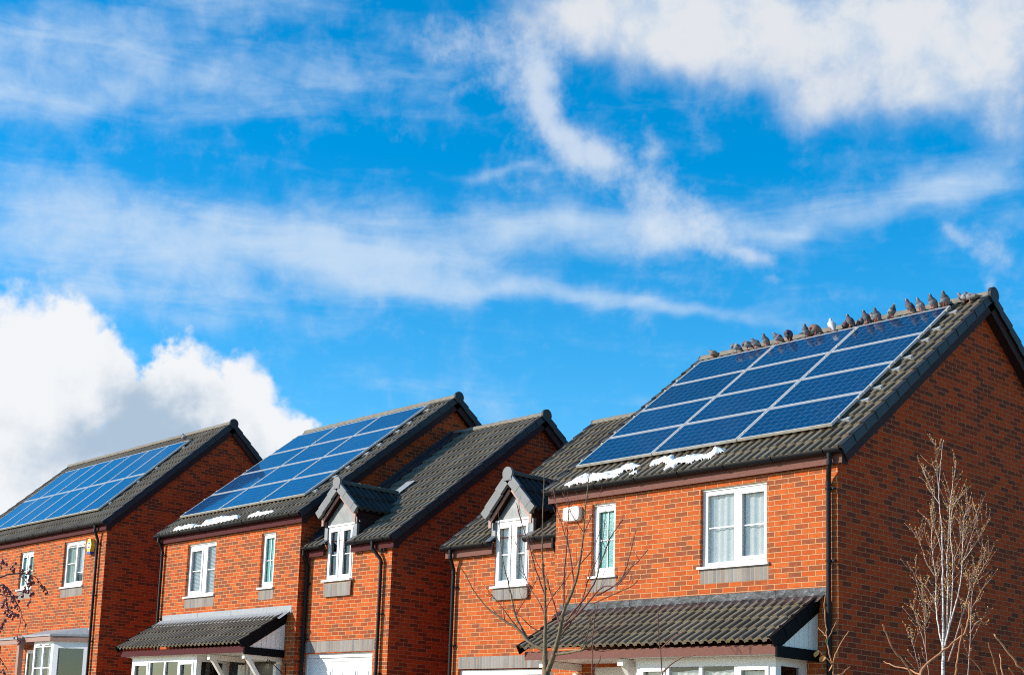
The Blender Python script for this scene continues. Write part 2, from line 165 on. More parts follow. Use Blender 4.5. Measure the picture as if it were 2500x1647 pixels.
def brick_mat(name,bw,bh,stops,mortar,offset=.5,mj=.0125,seed=0.,smear=.55,bstr=.9):
    m,t,b=newmat(name)
    uv=t.node('ShaderNodeUVMap').outputs[0]; sp=t.node('ShaderNodeSeparateXYZ'); t.inp(sp,0,uv)
    U,V=sp.outputs[0],sp.outputs[1]
    # slightly wobbly joints
    cmb=t.node('ShaderNodeCombineXYZ'); t.inp(cmb,0,U); t.inp(cmb,1,V); uv3=cmb.outputs[0]
    w=t.math('MULTIPLY',t.math('SUBTRACT',t.noise(uv3,9.,2.),.5),.006)
    V2=t.math('ADD',V,w); 
    vr=t.math('DIVIDE',V2,bh); row=t.math('FLOOR',vr); fv=t.math('FRACT',vr)
    odd=t.math('MULTIPLY',t.math('MODULO',t.math('ABSOLUTE',row),2.),offset)
    ur=t.math('ADD',t.math('DIVIDE',t.math('ADD',U,t.math('MULTIPLY',w,.8)),bw),odd); col=t.math('FLOOR',ur); fu=t.math('FRACT',ur)
    ex=t.math('MULTIPLY',t.math('MINIMUM',fu,t.math('SUBTRACT',1.,fu)),bw)
    ey=t.math('MULTIPLY',t.math('MINIMUM',fv,t.math('SUBTRACT',1.,fv)),bh)
    ed=t.math('MINIMUM',ex,ey)
    ed=t.math('ADD',ed,t.math('MULTIPLY',t.math('SUBTRACT',t.noise(uv3,60.,2.),.5),.004))
    mask=t.smooth(ed,mj*.5-.0015,mj*.5+.002)
    idv=t.node('ShaderNodeCombineXYZ'); t.inp(idv,0,t.math('ADD',col,seed)); t.inp(idv,1,row)
    wn=t.node('ShaderNodeTexWhiteNoise',noise_dimensions='2D'); t.inp(wn,'Vector',idv.outputs[0])
    # smear pattern inside a brick: noise offset per brick
    off=t.node('ShaderNodeVectorMath',operation='MULTIPLY_ADD'); t.inp(off,0,idv.outputs[0]); off.inputs[1].default_value=(7.3,3.1,0); t.inp(off,2,uv3)
    sn=t.noise(off.outputs[0],7.,3.,.6)
    fac=t.math('ADD',wn.outputs['Value'],t.math('MULTIPLY',t.math('SUBTRACT',sn,.5),smear),clamp=True)
    c=t.ramp(fac,stops)
    fine=t.noise(uv3,120.,3.,.6)
    c=t.mix(t.math('MULTIPLY',t.smooth(fine,.35,.7),.35),c,t.mix(.5,c,(.02,.012,.01),'MIX'))
    wide=t.noise(uv3,.9,3.)
    c=t.mix(t.math('MULTIPLY',t.smooth(wide,.45,.75),.18),c,(.10,.05,.035))
    mc=t.mix(t.noise(uv3,40.,2.),mortar,tuple(k*.72 for k in mortar))
    c=t.mix(mask,mc,c)
    h=t.math('ADD',t.math('MULTIPLY',mask,.75),t.math('MULTIPLY',t.math('MULTIPLY',t.noise(off.outputs[0],26.,3.,.65),mask),.9))
    h=t.math('ADD',h,t.math('MULTIPLY',fine,.12))
    setp(t,b,col=c,rough=.92,spec=.15,nrm=t.bump(h,bstr,.008))
    return m
BR=[(0.,(.53,.098,.018)),(.22,(.60,.125,.024)),(.42,(.47,.078,.015)),(.58,(.40,.072,.018)),(.72,(.29,.080,.031)),(.86,(.235,.074,.037)),(1.,(.33,.085,.028))]
M={}
M['brick']=brick_mat('red_brick',.225,.075,BR,(.66,.345,.175))
M['brick2']=brick_mat('red_brick_plain',.225,.075,[(0.,(.50,.104,.022)),(.2,(.58,.128,.027)),(.42,(.44,.082,.019)),(.6,(.53,.10,.021)),(.78,(.35,.088,.030)),(.9,(.25,.076,.036)),(1.,(.31,.084,.030))],(.64,.33,.165),seed=31.,smear=.75)
GB=[(0.,(.26,.26,.25)),(.4,(.31,.305,.29)),(.7,(.20,.20,.20)),(1.,(.27,.25,.23))]
M['brick_gable_shaded']=brick_mat('red_brick_gable_shaded',.225,.075,[(0.,(.44,.047,.006)),(.30,(.49,.057,.007)),(.52,(.37,.040,.006)),(.66,(.225,.034,.010)),(.82,(.145,.029,.012)),(1.,(.25,.036,.008))],(.46,.165,.075),seed=77.,smear=.35)  # brick made redder and darker, the gables' shade put into its colour
M['soldier']=brick_mat('grey_soldier_brick',.075,.30,GB,(.52,.30,.15),offset=0.,mj=.010,smear=.4,bstr=.5)
def tile_mat(name,c0,c1,moss=.5):
    m,t,b=newmat(name); tc=t.node('ShaderNodeTexCoord').outputs['Object']
    ti=t.node('ShaderNodeAttribute',attribute_name='tint').outputs['Fac']; ed=t.node('ShaderNodeAttribute',attribute_name='edge').outputs['Fac']
    n=t.noise(tc,14.,5.,.65); n2=t.noise(tc,1.3,3.); f=t.math('ADD',t.math('MULTIPLY',ti,.5),t.math('MULTIPLY',n,.5))
    c=t.ramp(f,[(.2,c0),(.8,c1)])
    c=t.mix(t.math('MULTIPLY',t.smooth(n2,.5,.75),.3),c,tuple(k*.6 for k in c0))
    ms=t.math('MULTIPLY',t.smooth(t.noise(tc,11.,4.,.7),.5,.62),t.math('ADD',t.math('MULTIPLY',ed,moss),t.math('MULTIPLY',t.smooth(t.noise(tc,2.2,3.),.62,.72),.14*moss)))
    c=t.mix(ms,c,t.mix(t.noise(tc,30.,2.),(.24,.20,.08),(.15,.135,.055)))
    lich=t.math('MULTIPLY',t.smooth(t.noise(tc,55.,2.,.5),.70,.76),.5)
    c=t.mix(lich,c,(.34,.33,.28))
    setp(t,b,col=c,rough=.88,spec=.2,nrm=t.bump(t.noise(tc,90.,4.,.7),.35,.004)); return m
M['tile3']=tile_mat('grey_brown_tile',(.140,.111,.078),(.232,.188,.135),.7)
M['tile2']=tile_mat('weathered_tile',(.130,.105,.078),(.215,.178,.134),.55)
M['tile_dark']=tile_mat('charcoal_tile',(.028,.027,.027),(.05,.049,.048),.2)
M['ridge']=plain('ridge_tile',(.21,.19,.155),.9,.22,9.,.4,.2)
M['ridge_dark']=plain('ridge_tile_mossy',(.085,.08,.062),.9,.35,12.,.4,.2)
M['verge']=plain('verge_plastic',(.026,.028,.033),.55,.12,3.,0.,.2)
M['fascia3']=plain('fascia_faded',(.165,.068,.052),.75,.14,30.,.1,.2)
M['fascia']=plain('fascia_wine',(.072,.013,.015),.75,.16,20.,.1,.12)
M['soffit']=plain('soffit_brown',(.035,.017,.016),.7,.1,6.,0.,.1)
M['barge']=plain('barge_brown',(.30,.15,.11),.5,.12,12.,.1)
M['gutter']=plain('black_plastic',(.007,.0075,.009),.5,.15,5.,0.,.2)
M['trim']=plain('black_trim',(.006,.006,.007),.7,.1,5.,0.,.08)
M['verge_sunlit']=plain('verge_lit',(.19,.195,.195),.6,.1,3.,0.,.2)  # same plastic as the dark verge, sunlight on dormer fronts painted in as paler grey
M['white']=plain('white_upvc',(.80,.80,.79),.35,.03,3.)
M['cream']=plain('cream_paint',(.80,.76,.70),.5,.05,4.)
M['lead']=plain('lead_grey',(.135,.145,.15),.45,.22,7.,.25,.5,.25)
M['lead_pale']=plain('lead_pale',(.27,.285,.30),.6,.14,9.,.25)
def lead_shiny():
    m,t,b=newmat('lead_shiny'); tc=t.node('ShaderNodeTexCoord').outputs['Object']
    n=t.noise(tc,5.,4.,.6,1.5); setp(t,b,col=t.ramp(n,[(.4,(.02,.022,.027)),(.75,(.09,.094,.105))]),rough=.27,metal=.55,nrm=t.bump(t.noise(tc,7.,3.,.6),.4,.02)); return m
M['lead_shiny']=lead_shiny()
M['lead_dark']=plain('lead_dark',(.05,.056,.066),.4,.25,10.,.3,.5,.3)
M['alu']=plain('aluminium_frame',(.55,.55,.54),.35,.05,5.,0.,.5,.3)
M['alu_worn']=plain('aluminium_worn',(.52,.50,.44),.5,.2,14.,0.,.4,.3)
M['snow']=plain('snow',(.90,.91,.93),.6,.03,9.,.5)
M['cell_back']=plain('dark_backing',(.02,.02,.022),.7)
M['dark_door']=plain('black_door',(.014,.015,.018),.25,.1)
M['curtain']=plain('net_fabric',(.90,.90,.87),.9,.06,10.)
M['blind']=plain('blind_slat',(.70,.71,.70),.6,.05)
M['green_drape']=plain('pale_green_drape',(.50,.55,.40),.9,.08)
M['inner']=plain('room_wall',(.28,.28,.26),.9,.1)
M['yellow']=plain('yellow_plastic',(.78,.50,.06),.35,.03)
M['blue']=plain('blue_plastic',(.01,.06,.36),.3,.05)
M['digit']=plain('silver_digit',(.7,.7,.68),.3,.02)
def glass_mat(name,tint,refl,base=(.02,.03,.03),mixb=.0):
    m,t,b=newmat(name); t.n.remove(b); out=t.n['Material Output']
    fr=t.node('ShaderNodeLayerWeight'); fr.inputs[0].default_value=.28
    tr=t.node('ShaderNodeBsdfTransparent'); tr.inputs[0].default_value=(*tint,1)
    gl=t.node('ShaderNodeBsdfGlossy'); gl.inputs['Roughness'].default_value=.012; gl.inputs[0].default_value=(.95,.98,1,1)
    tc=t.node('ShaderNodeTexCoord').outputs['Object']; t.inp(gl,'Normal',t.bump(t.noise(tc,1.6,2.),.04,.02))
    fac=t.math('ADD',t.math('MULTIPLY',fr.outputs['Fresnel'],.7),refl,clamp=True)
    mx=t.node('ShaderNodeMixShader'); t.inp(mx,0,fac); t.l.new(tr.outputs[0],mx.inputs[1]); t.l.new(gl.outputs[0],mx.inputs[2]); t.l.new(mx.outputs[0],out.inputs[0]); return m
M['glass']=glass_mat('window_glass',(.965,.99,.975),.025)
M['glass_dark']=glass_mat('window_glass_dark',(.50,.60,.60),.07)
def obscure():
    m,t,b=newmat('obscure_glass'); tc=t.node('ShaderNodeTexCoord').outputs['Object']; n=t.noise(tc,70.,2.)
    setp(t,b,col=t.ramp(n,[(.35,(.03,.17,.16)),(.65,(.13,.40,.37))]),rough=.25,nrm=t.bump(n,.6,.004)); return m
M['obscure']=obscure()
def cell_mat(nm,ca,cb,lw):
    m,t,b=newmat(nm); uv=t.node('ShaderNodeUVMap').outputs[0]; sp=t.node('ShaderNodeSeparateXYZ'); t.inp(sp,0,uv); U,V=sp.outputs[0],sp.outputs[1]
    def line(x,w):
        f=t.math('FRACT',x); d=t.math('MINIMUM',f,t.math('SUBTRACT',1.,f)); return t.math('SUBTRACT',1.,t.smooth(d,w,w+.012))
    cell=t.math('MAXIMUM',line(U,.011),line(V,.011))
    bus=t.math('MULTIPLY',t.math('MAXIMUM',line(t.math('ADD',V,.25),.006),line(t.math('ADD',V,.75),.006)),.35)
    cv=t.node('ShaderNodeCombineXYZ'); t.inp(cv,0,t.math('FLOOR',U)); t.inp(cv,1,t.math('FLOOR',V))
    oi=t.node('ShaderNodeAttribute',attribute_name='tint').outputs['Fac']; t.inp(cv,2,t.math('MULTIPLY',oi,37.))
    wn=t.node('ShaderNodeTexWhiteNoise',noise_dimensions='3D'); t.inp(wn,'Vector',cv.outputs[0])
    tc=t.node('ShaderNodeTexCoord').outputs['Object']
    vo=t.node('ShaderNodeTexVoronoi'); t.inp(vo,'Vector',tc); vo.inputs['Scale'].default_value=45.
    f=t.math('ADD',t.math('MULTIPLY',wn.outputs['Value'],.35),t.math('ADD',t.math('MULTIPLY',vo.outputs['Distance'],.15),t.math('MULTIPLY',oi,.5)))
    c=t.ramp(f,[(.0,ca),(1.,cb)])
    c=t.mix(t.math('MAXIMUM',t.math('MULTIPLY',cell,lw),bus),c,(.22,.34,.50))
    setp(t,b,col=c,rough=.06,spec=.38); return m
M['cells']=cell_mat('solar_cells_navy',(.0,.014,.048),(.0,.032,.102),.42); M['cells_sheen']=cell_mat('solar_cells_sheen',(.002,.026,.085),(.004,.055,.165),.5)  # second copy is paler: sky sheen of left and middle arrays put into colour
def bark(name,c0,c1,sc_=20.,stretch=1.):
    m,t,b=newmat(name); tc=t.node('ShaderNodeTexCoord').outputs['Object']; mp=t.node('ShaderNodeMapping'); t.inp(mp,0,tc); mp.inputs['Scale'].default_value=(1,1,stretch)
    n=t.noise(mp.outputs[0],sc_,4.,.65); setp(t,b,col=t.ramp(n,[(.35,c0),(.62,c1)]),rough=.8,nrm=t.bump(n,.4,.004)); return m
M['bark']=bark('sapling_bark',(.075,.05,.028),(.19,.14,.07))
M['twig']=bark('red_twig',(.10,.035,.025),(.20,.075,.05))
M['birch']=bark('birch_bark',(.22,.18,.15),(.85,.80,.74),30.,2.5)
M['birch_twig']=bark('birch_twig',(.24,.15,.11),(.46,.33,.27),30.)
M['orange_twig']=bark('orange_twig',(.30,.12,.05),(.50,.24,.11),30.)
M['dark_twig']=bark('dark_twig',(.13,.045,.028),(.24,.10,.065),30.)
M['berry']=plain('dark_berry',(.22,.032,.028),.4,.3)
M['bud']=plain('golden_bud',(.58,.31,.07),.6,.3,40.)
M['leaf']=plain('dead_leaf',(.50,.24,.06),.6,.3,20.)
M['dryleaf']=plain('withered_leaf',(.22,.15,.10),.8,.3,30.)
M['grass']=plain('gravelly_soil',(.34,.265,.185),.95,.25,3.,.5)
M['asphalt']=plain('asphalt',(.05,.05,.052),.9,.2,8.,.5)
M['paving']=plain('paving',(.36,.30,.23),.9,.15,3.,.3)
# ------------------------------------------------------------------ house geometry helpers (local z=0 ground, eave plane at B)
B=5.1
T=math.tan(.6581); CT=math.cos(.6581); ST=math.sin(.6581)
S=.215
def tiles(mb,O,U,Sv,N,u0,u1,s0,smax,g=.345,p=.15,amp=.034,th=.032,k=8,first=0):
    O=Vector(O);U=Vector(U);Sv=Vector(Sv).normalized();N=Vector(N)
    nr=int(math.ceil((u1-u0)/p)); us=[]
    FR=((0.,0.),(.02,.40),(.07,.69),(.15,.90),(.27,1.),(.39,.90),(.47,.69),(.52,.36),(.54,-.1),(.585,-.5),(.64,-.18),(.92,.0)) if k>4 else ((0.,0.),(.15,.8),(.30,1.),(.45,.8),(.60,.0),(.66,-.5),(.72,0.))
    hs=[]
    for i in range(nr):
        for fr,hh in FR:
            u=u0+(i+fr)*p
            if u<u1: us.append(u); hs.append(hh*amp)
    us.append(u1); hs.append(0.)
    rnd=random.Random(int(abs(O.x*97+O.y*31+u0*13)*10)+int(N.y*50)+7)
    s=s0; j=0
    while s<smax-1e-4:
        e=min(s+g+.03,smax+.0)
        V=[];F=[]
        jit=[(rnd.random()-.5)*.008 for _ in range(nr+2)]; tin=[rnd.random() for _ in range(nr+2)]
        for u,h in zip(us,hs):
            ti=int((u-u0+1e-6)/(2*p)); js=jit[ti]
            a=O+U*u
            V+= [a+Sv*(s+js)+N*(h-.012), a+Sv*(s+js)+N*(h+th), a+Sv*e+N*(h+th*(1-(e-s)/(g+.03)))]
        n=len(us); base=len(mb.v); mb.v+= [tuple(x) for x in V]
        for i in range(n-1):
            ti=int((us[i]-u0+1e-6)/(2*p))
            mb.f.append((base+3*i,base+3*i+3,base+3*i+4,base+3*i+1)); mb.e.append(1.); mb.t.append(tin[ti])
            mb.f.append((base+3*i+1,base+3*i+4,base+3*i+5,base+3*i+2)); mb.e.append(0.); mb.t.append(tin[ti])
            mb.m+=[0,0]; mb.uv+=[None,None]; mb.g+=[0,0]
        s+=g; j+=1
def ridge(mb,A,Bp,r=.115,seg=.45,drop=.05,m=0):
    A=Vector(A);Bp=Vector(Bp);L=(Bp-A).length;d=(Bp-A)/L;side=d.cross(Vector((0,0,1))).normalized();up=Vector((0,0,1))
    n=max(1,round(L/seg));sg=L/n
    for i in range(n):
        a=A+d*(i*sg);b=A+d*((i+1)*sg+.02)
        def ring(p,rr): return [p+side*(math.cos(q)*rr)+up*(math.sin(q)*rr*.95-drop) for q in [PI*k/10 for k in range(11)]]
        r0=r*(1+.02*((i%2)*2-1)*.3);R1=ring(a,r0+.006);R2=ring(b,r0-.004)
        V=R1+R2;F=[(k,k+1,k+12,k+11) for k in range(10)]+[tuple(range(11))[::-1],tuple(range(11,22))]
        mb.faces_idx(V,F,m)
def disc(mb,C,nrm,r=.125,th=.03,n=28,m=0,drop=0.):
    C=Vector(C);nrm=Vector(nrm).normalized();a=Vector((0,0,1));b=nrm.cross(a).normalized()
    P=[C+(a*math.sin(2*PI*k/n)+b*math.cos(2*PI*k/n))*r for k in range(n)]
    mb.prism(P,nrm*th,m)
    if drop: mb.obox(C-b*r*.8-a*drop+nrm*.003,b*r*1.6,a*drop,nrm*(th*.9),m)
def verge(mb,x,sgn,y0,y1,zf,g=.345,hh=.128,top=.042,fl=.07,st=.02,m=0,dirn=1):
    """stepped verge caps along slope from (y0) up to (y1); zf(y)=tile plane; sgn=+1 outer side faces +x"""
    ya=y0; i=0
    L=math.hypot(y1-y0,zf(y1)-zf(y0)); n=max(1,round(L/g)); 
    sv=Vector((0,y1-y0,zf(y1)-zf(y0)))/L
    nv=Vector((0,-sv.z,sv.y)) if sv.y>0 else Vector((0,sv.z,-sv.y))
    for i in range(n):
        a=Vector((x,y0,zf(y0)))+sv*(L*i/n)
        ln=L/n+.03
        lo=top+st; hi=top
        def P(s_,nn,xx=0): return a+sv*s_+nv*nn+Vector((xx*-sgn,0,0))
        lift=.004 if i%2 else 0
        out=[P(0,lo-hh-.01,-.006-lift),P(ln,hi-hh,-0),P(ln,hi,-0),P(0,lo,-.006-lift)]
        inn=[P(0,lo-hh-.01,.012),P(ln,hi-hh,.012),P(ln,hi,.012),P(0,lo,.012)]
        mb.faces_idx(out+inn,[(0,1,2,3),(7,6,5,4),(0,4,5,1),(1,5,6,2),(2,6,7,3),(3,7,4,0)],m)
        tp=[P(0,lo+.001,-.006-lift),P(ln,hi+.001,0),P(ln,hi+.001,fl),P(0,lo+.001,fl)]
        tb=[P(0,lo-.012,-.006-lift),P(ln,hi-.012,0),P(ln,hi-.012,fl),P(0,lo-.012,fl)]
        mb.faces_idx(tp+tb,[(0,1,2,3),(7,6,5,4),(0,4,5,1),(1,5,6,2),(2,6,7,3),(3,7,4,0)],m)
def barge(mb,x0,x1,ya,yb,zf,n0,n1,m=0):
    L=Vector((0,yb-ya,zf(yb)-zf(ya)));sv=L.normalized();nv=Vector((0,-sv.z,sv.y)) if sv.y>0 else Vector((0,sv.z,-sv.y))
    a=Vector((x0,ya,zf(ya)))+nv*n0
    mb.obox(a,(x1-x0,0,0),L,nv*(n1-n0),m)
def gutter_obj(name,x0,x1,y,z,parent,ends=True,brk=.85,r=.067):
    mb=MB(); n=10
    prof=[(math.cos(PI+PI*k/n)*r,math.sin(PI+PI*k/n)*r) for k in range(n+1)]
    prof2=[(a*.9,b*.9) for a,b in prof]
    for pr,fl in ((prof,0),(prof2,1)):
        V=[(x0,y+a,z+b) for a,b in pr]+[(x1,y+a,z+b) for a,b in pr]
        mb.faces_idx(V,[(k,k+1,k+n+2,k+n+1) for k in range(n)])
    for sg in (0,n):
        a,b=prof[sg];c,d=prof2[sg]
        mb.face([(x0,y+a,z),(x1,y+a,z),(x1,y+c,z),(x0,y+c,z)])
    if ends:
        for xx in (x0,x1): mb.prism([(xx,y+a*1.04,z+b*1.04) for a,b in prof],(.012 if xx==x0 else -.012,0,0))
    x=x0+.25
    while x<x1-.1:
        P=[(x,y+a*1.16,z+b*1.16+.004) for a,b in prof]; mb.prism(P,(.045,0,0)); x+=brk
    return mb.build(name,M['gutter'],parent,B,smooth=False)
def pipe_obj(parent,xg,yg,zg,xw,yw,zbot,clips,r=.034,neck=.16):
    mb=MB()
    mb.tube([(xg,yg,zg),(xg,yg,zg-neck*.75),(xg+(xw-xg)*.12,yg+(yw-yg)*.12,zg-neck),(xg+(xw-xg)*.88,yg+(yw-yg)*.88,zg-neck-.17),(xw,yw,zg-neck-.22),(xw,yw,zbot)],r,12)
    for zc in (zg-.03,zg-neck-.25,zg-neck+.02): 
        xx,yy=(xg,yg) if zc>zg-neck-.1 else (xw,yw); mb.tube([(xx,yy,zc-.03),(xx,yy,zc+.03)],r*1.16,12)
    o=mb.build('downpipe',M['gutter'],parent,B,smooth=False)
    c=MB()
    for zc in clips:
        c.nx().tube([(xw,yw,zc-.015),(xw,yw,zc+.015)],r*1.28,12); c.box(xw-.012,xw+.075,yw,yw+.028,zc-.012,zc+.012); c.box(xw+.05,xw+.085,yw+.01,yw+.055,zc-.015,zc+.015)
    k=c.split('pipe_clip',M['gutter'],o,B); return o
def window(parent,x0,x1,z0,z1,y,lights,bars=(),glass='glass',sill=True,soldier=True,head=True,drape=None,vents=False,mat='white',sx=(.03,.045),dp=.07,nm='window',soldz=None):
    """lights: list of (gx0,gx1,gz0,gz1,sash)"""
    mb=MB(); yo=y
    mb.panel((0,yo,0),(1,0,0),(0,0,1),(0,1,0),x0,x1,z0,z1,[l[:4] for l in lights],dp)
    for (a,b_) in (((x0,z0),(x0,z1)),((x1,z1),(x1,z0)),((x0,z1),(x1,z1)),((x1,z0),(x0,z0))):
        mb.face([(a[0],yo,a[1]),(b_[0],yo,b_[1]),(b_[0],yo+dp,b_[1]),(a[0],yo+dp,a[1])])
    if head: mb.box(x0-.012,x1+.012,yo-.022,yo+.02,z1-.028,z1+.004)
    w=mb.build(nm,M[mat],parent,B)
    for (a,b,c,d,sash) in lights:
        if sash:
            q=MB(); wd=.042; e=.010
            q.panel((0,yo-.016,0),(1,0,0),(0,0,1),(0,1,0),a-wd,b+wd,c-wd,d+wd,[(a+e,b-e,c+e,d-e)],.03)
            A,Bx,Cz,D=a-wd,b+wd,c-wd,d+wd
            for (p,r_) in (((A,Cz),(A,D)),((Bx,D),(Bx,Cz)),((A,D),(Bx,D)),((Bx,Cz),(A,Cz))):
                q.face([(p[0],yo-.016,p[1]),(r_[0],yo-.016,r_[1]),(r_[0],yo+.004,r_[1]),(p[0],yo+.004,p[1])])
            q.build('sash',M[mat],w,B)
        g=MB(); g.face([(a-.01,yo+.03,c-.01),(b+.01,yo+.03,c-.01),(b+.01,yo+.03,d+.01),(a-.01,yo+.03,d+.01)]); g.build('pane',M[glass],w,B)
    if bars:
        q=MA()
        for (a,b,c,d) in bars: q.box(a,b,yo+.016,yo+.026,c,d)
        q.split('glazing_bar',M[mat],w,B)
    if vents:
        q=MA()
        for (a,b,c,d,sash) in lights:
            q.box(a+.02,b-.04,yo-.04,yo-.001,d+.035,d+.06)
        q.split('trickle_vent',M[mat],w,B)
    if sill:
        q=MB(); q.box(x0-sx[0],x1+sx[1],-.045+(y-.06),yo+.02,z0-.034,z0+.002); q.build('sill',M[mat],w,B)
    if soldier:
        q=MB(); zs=soldz or (z0-.034-.215)
        q.panel((0,y-.063,0),(1,0,0),(0,0,1),(0,1,0),x0+.012,x1+.035,zs,z0-.03,(),0,uo=-x0-.012+.005,vo=-zs+.04)
        q.box(x0+.012,x1+.035,y-.0628,y-.055,zs,z0-.032); q.build('soldier_course',M['soldier'],w,B)
    if drape:
        q=MB(); kind,a,b,c,d=drape[:5]; yb=yo+.075
        if kind=='blind':
            z=c
            while z<d: q.box(a,b,yb-.012,yb+.012,z,z+.004); q.obox((a,yb-.014,z),(b-a,0,0),(0,.012,.024),(0,-.002,.001)); z+=.030
            q.build('blind',M['blind'],w,B)
        else:
            n=int((b-a)/.012); P=[]
            for i in range(n+1):
                x=a+(b-a)*i/n; yy=yb+.009*math.sin(x*52)+.0012*math.sin(x*121+1.3)+.01*math.sin(x*17); P.append((x,yy))
            V=[(x,yy,c) for x,yy in P]+[(x,yy,d) for x,yy in P]
            q.faces_idx(V,[(i,i+1,i+n+2,i+n+1) for i in range(n)]); q.build('curtain',M['green_drape' if kind=='green' else 'curtain'],w,B,smooth=True)
    return w
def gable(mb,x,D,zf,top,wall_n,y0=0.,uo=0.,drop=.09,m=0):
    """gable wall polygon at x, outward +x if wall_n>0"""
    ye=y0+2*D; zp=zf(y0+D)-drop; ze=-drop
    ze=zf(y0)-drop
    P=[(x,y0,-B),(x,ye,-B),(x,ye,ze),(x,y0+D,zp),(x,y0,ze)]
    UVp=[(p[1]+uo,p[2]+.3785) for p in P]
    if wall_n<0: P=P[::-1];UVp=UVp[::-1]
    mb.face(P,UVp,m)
def roof_block(H,name,x0,x1,y0,D,e,tan,oxl,oxr,mat,caps=(1,1),front_cut=None,discs=(1,1),ridge_x=None,rmat='ridge',eave=.13,fast_back=True):
    """gabled roof, ridge along x.  tile plane z=e+tan*(y-y0)"""
    th=math.atan(tan);c,s=math.cos(th),math.sin(th)
    zf=lambda y:e+tan*(y-y0) if y<=y0+D else e+tan*(2*D-(y-y0))
    mb=MB(); xa=x0-oxl+.02; xb=x1+oxr-.02
    smax=(D+eave)/c
    O=(0,y0-eave,e-tan*eave)
    if front_cut:
        ca,cb,ys=front_cut
        tiles(mb,O,(1,0,0),(0,c,s),(0,-s,c),xa,ca,0,smax)
        tiles(mb,O,(1,0,0),(0,c,s),(0,-s,c),cb,xb,0,smax)
        s0=math.ceil((ys-y0+eave)/c/.345)*.345
        tiles(mb,O,(1,0,0),(0,c,s),(0,-s,c),ca,cb,s0,smax)
    else: tiles(mb,O,(1,0,0),(0,c,s),(0,-s,c),xa,xb,0,smax)
    O2=(0,y0+2*D+eave,e-tan*eave)
    tiles(mb,O2,(-1,0,0),(0,-c,s),(0,s,c),-xb,-xa,0,smax,k=4)
    R=mb.build(name,M[mat],H,B,smooth=False,attrs=True)
    # decking under the tiles
    q=MB()
    for a,b in ((xa+.02,xb-.02),):
        if front_cut:
            for (p,r_,ys) in ((xa+.02,front_cut[0]+.02,y0-eave+.03),(front_cut[1]-.02,xb-.02,y0-eave+.03),(front_cut[0]+.02,front_cut[1]-.02,front_cut[2]+.1)):
                q.face([(p,ys,zf(ys)-.05),(r_,ys,zf(ys)-.05),(r_,y0+D,zf(y0+D)-.05),(p,y0+D,zf(y0+D)-.05)])
        else: q.face([(a,y0-eave+.03,zf(y0-eave+.03)-.05),(b,y0-eave+.03,zf(y0-eave+.03)-.05),(b,y0+D,zf(y0+D)-.05),(a,y0+D,zf(y0+D)-.05)])
        yr=y0+2*D+eave-.03
        q.face([(a,y0+D,zf(y0+D)-.05),(b,y0+D,zf(y0+D)-.05),(b,yr,zf(yr)-.05),(a,yr,zf(yr)-.05)])
    q.build('roof_deck',M['cell_back'],R,B)
    q=MB(); zr=e+tan*D
    rx=ridge_x or (xa+.02,xb+.01)
    ridge(q,(rx[0],y0+D,zr+.02),(rx[1],y0+D,zr+.02)); q.build('ridge_cap',M[rmat],R,B,smooth=False)
    q=MB()
    if caps[0]: verge(q,x0-oxl,-1,y0-eave-.02,y0+D,zf); verge(q.nx(),x0-oxl,-1,y0+2*D+eave,y0+D,zf); q.nx()
    if caps[1]: verge(q,x1+oxr,1,y0-eave-.02,y0+D,zf); verge(q.nx(),x1+oxr,1,y0+2*D+eave,y0+D,zf)
    if any(caps): q.split('verge_cap',M['verge'],R,B)
    q=MA()
    if discs[0]: disc(q,(x0-oxl-.0,y0+D,zr-.02),(1,0,0),.104,.04)
    if discs[1]: disc(q,(x1+oxr+.03,y0+D,zr),(-1,0,0),.128,.05)
    if any(discs): q.split('ridge_end_cap',M['verge'],R,B)
    q=MB()
    for cc,xo,xi in ((caps[1],x1+oxr-.035,x1+.002),(caps[0],x0-oxl+.035,x0-.002)):
        if not cc: continue
        xs=sorted((xo,xo-.022 if xo>xi else xo+.022))
        for yy in ((y0-eave+.02,y0+D),(y0+2*D+eave-.02,y0+D)):
            barge(q.nx(),xs[0],xs[1],yy[0],yy[1],zf,-.215,-.05)
            xx=sorted((xi,xo)); barge(q,xx[0]+.001,xx[1]-.001,yy[0],yy[1],zf,-.20,-.185)
    if any(caps): q.split('bargeboard',M['soffit'],R,B)
    return R,zf
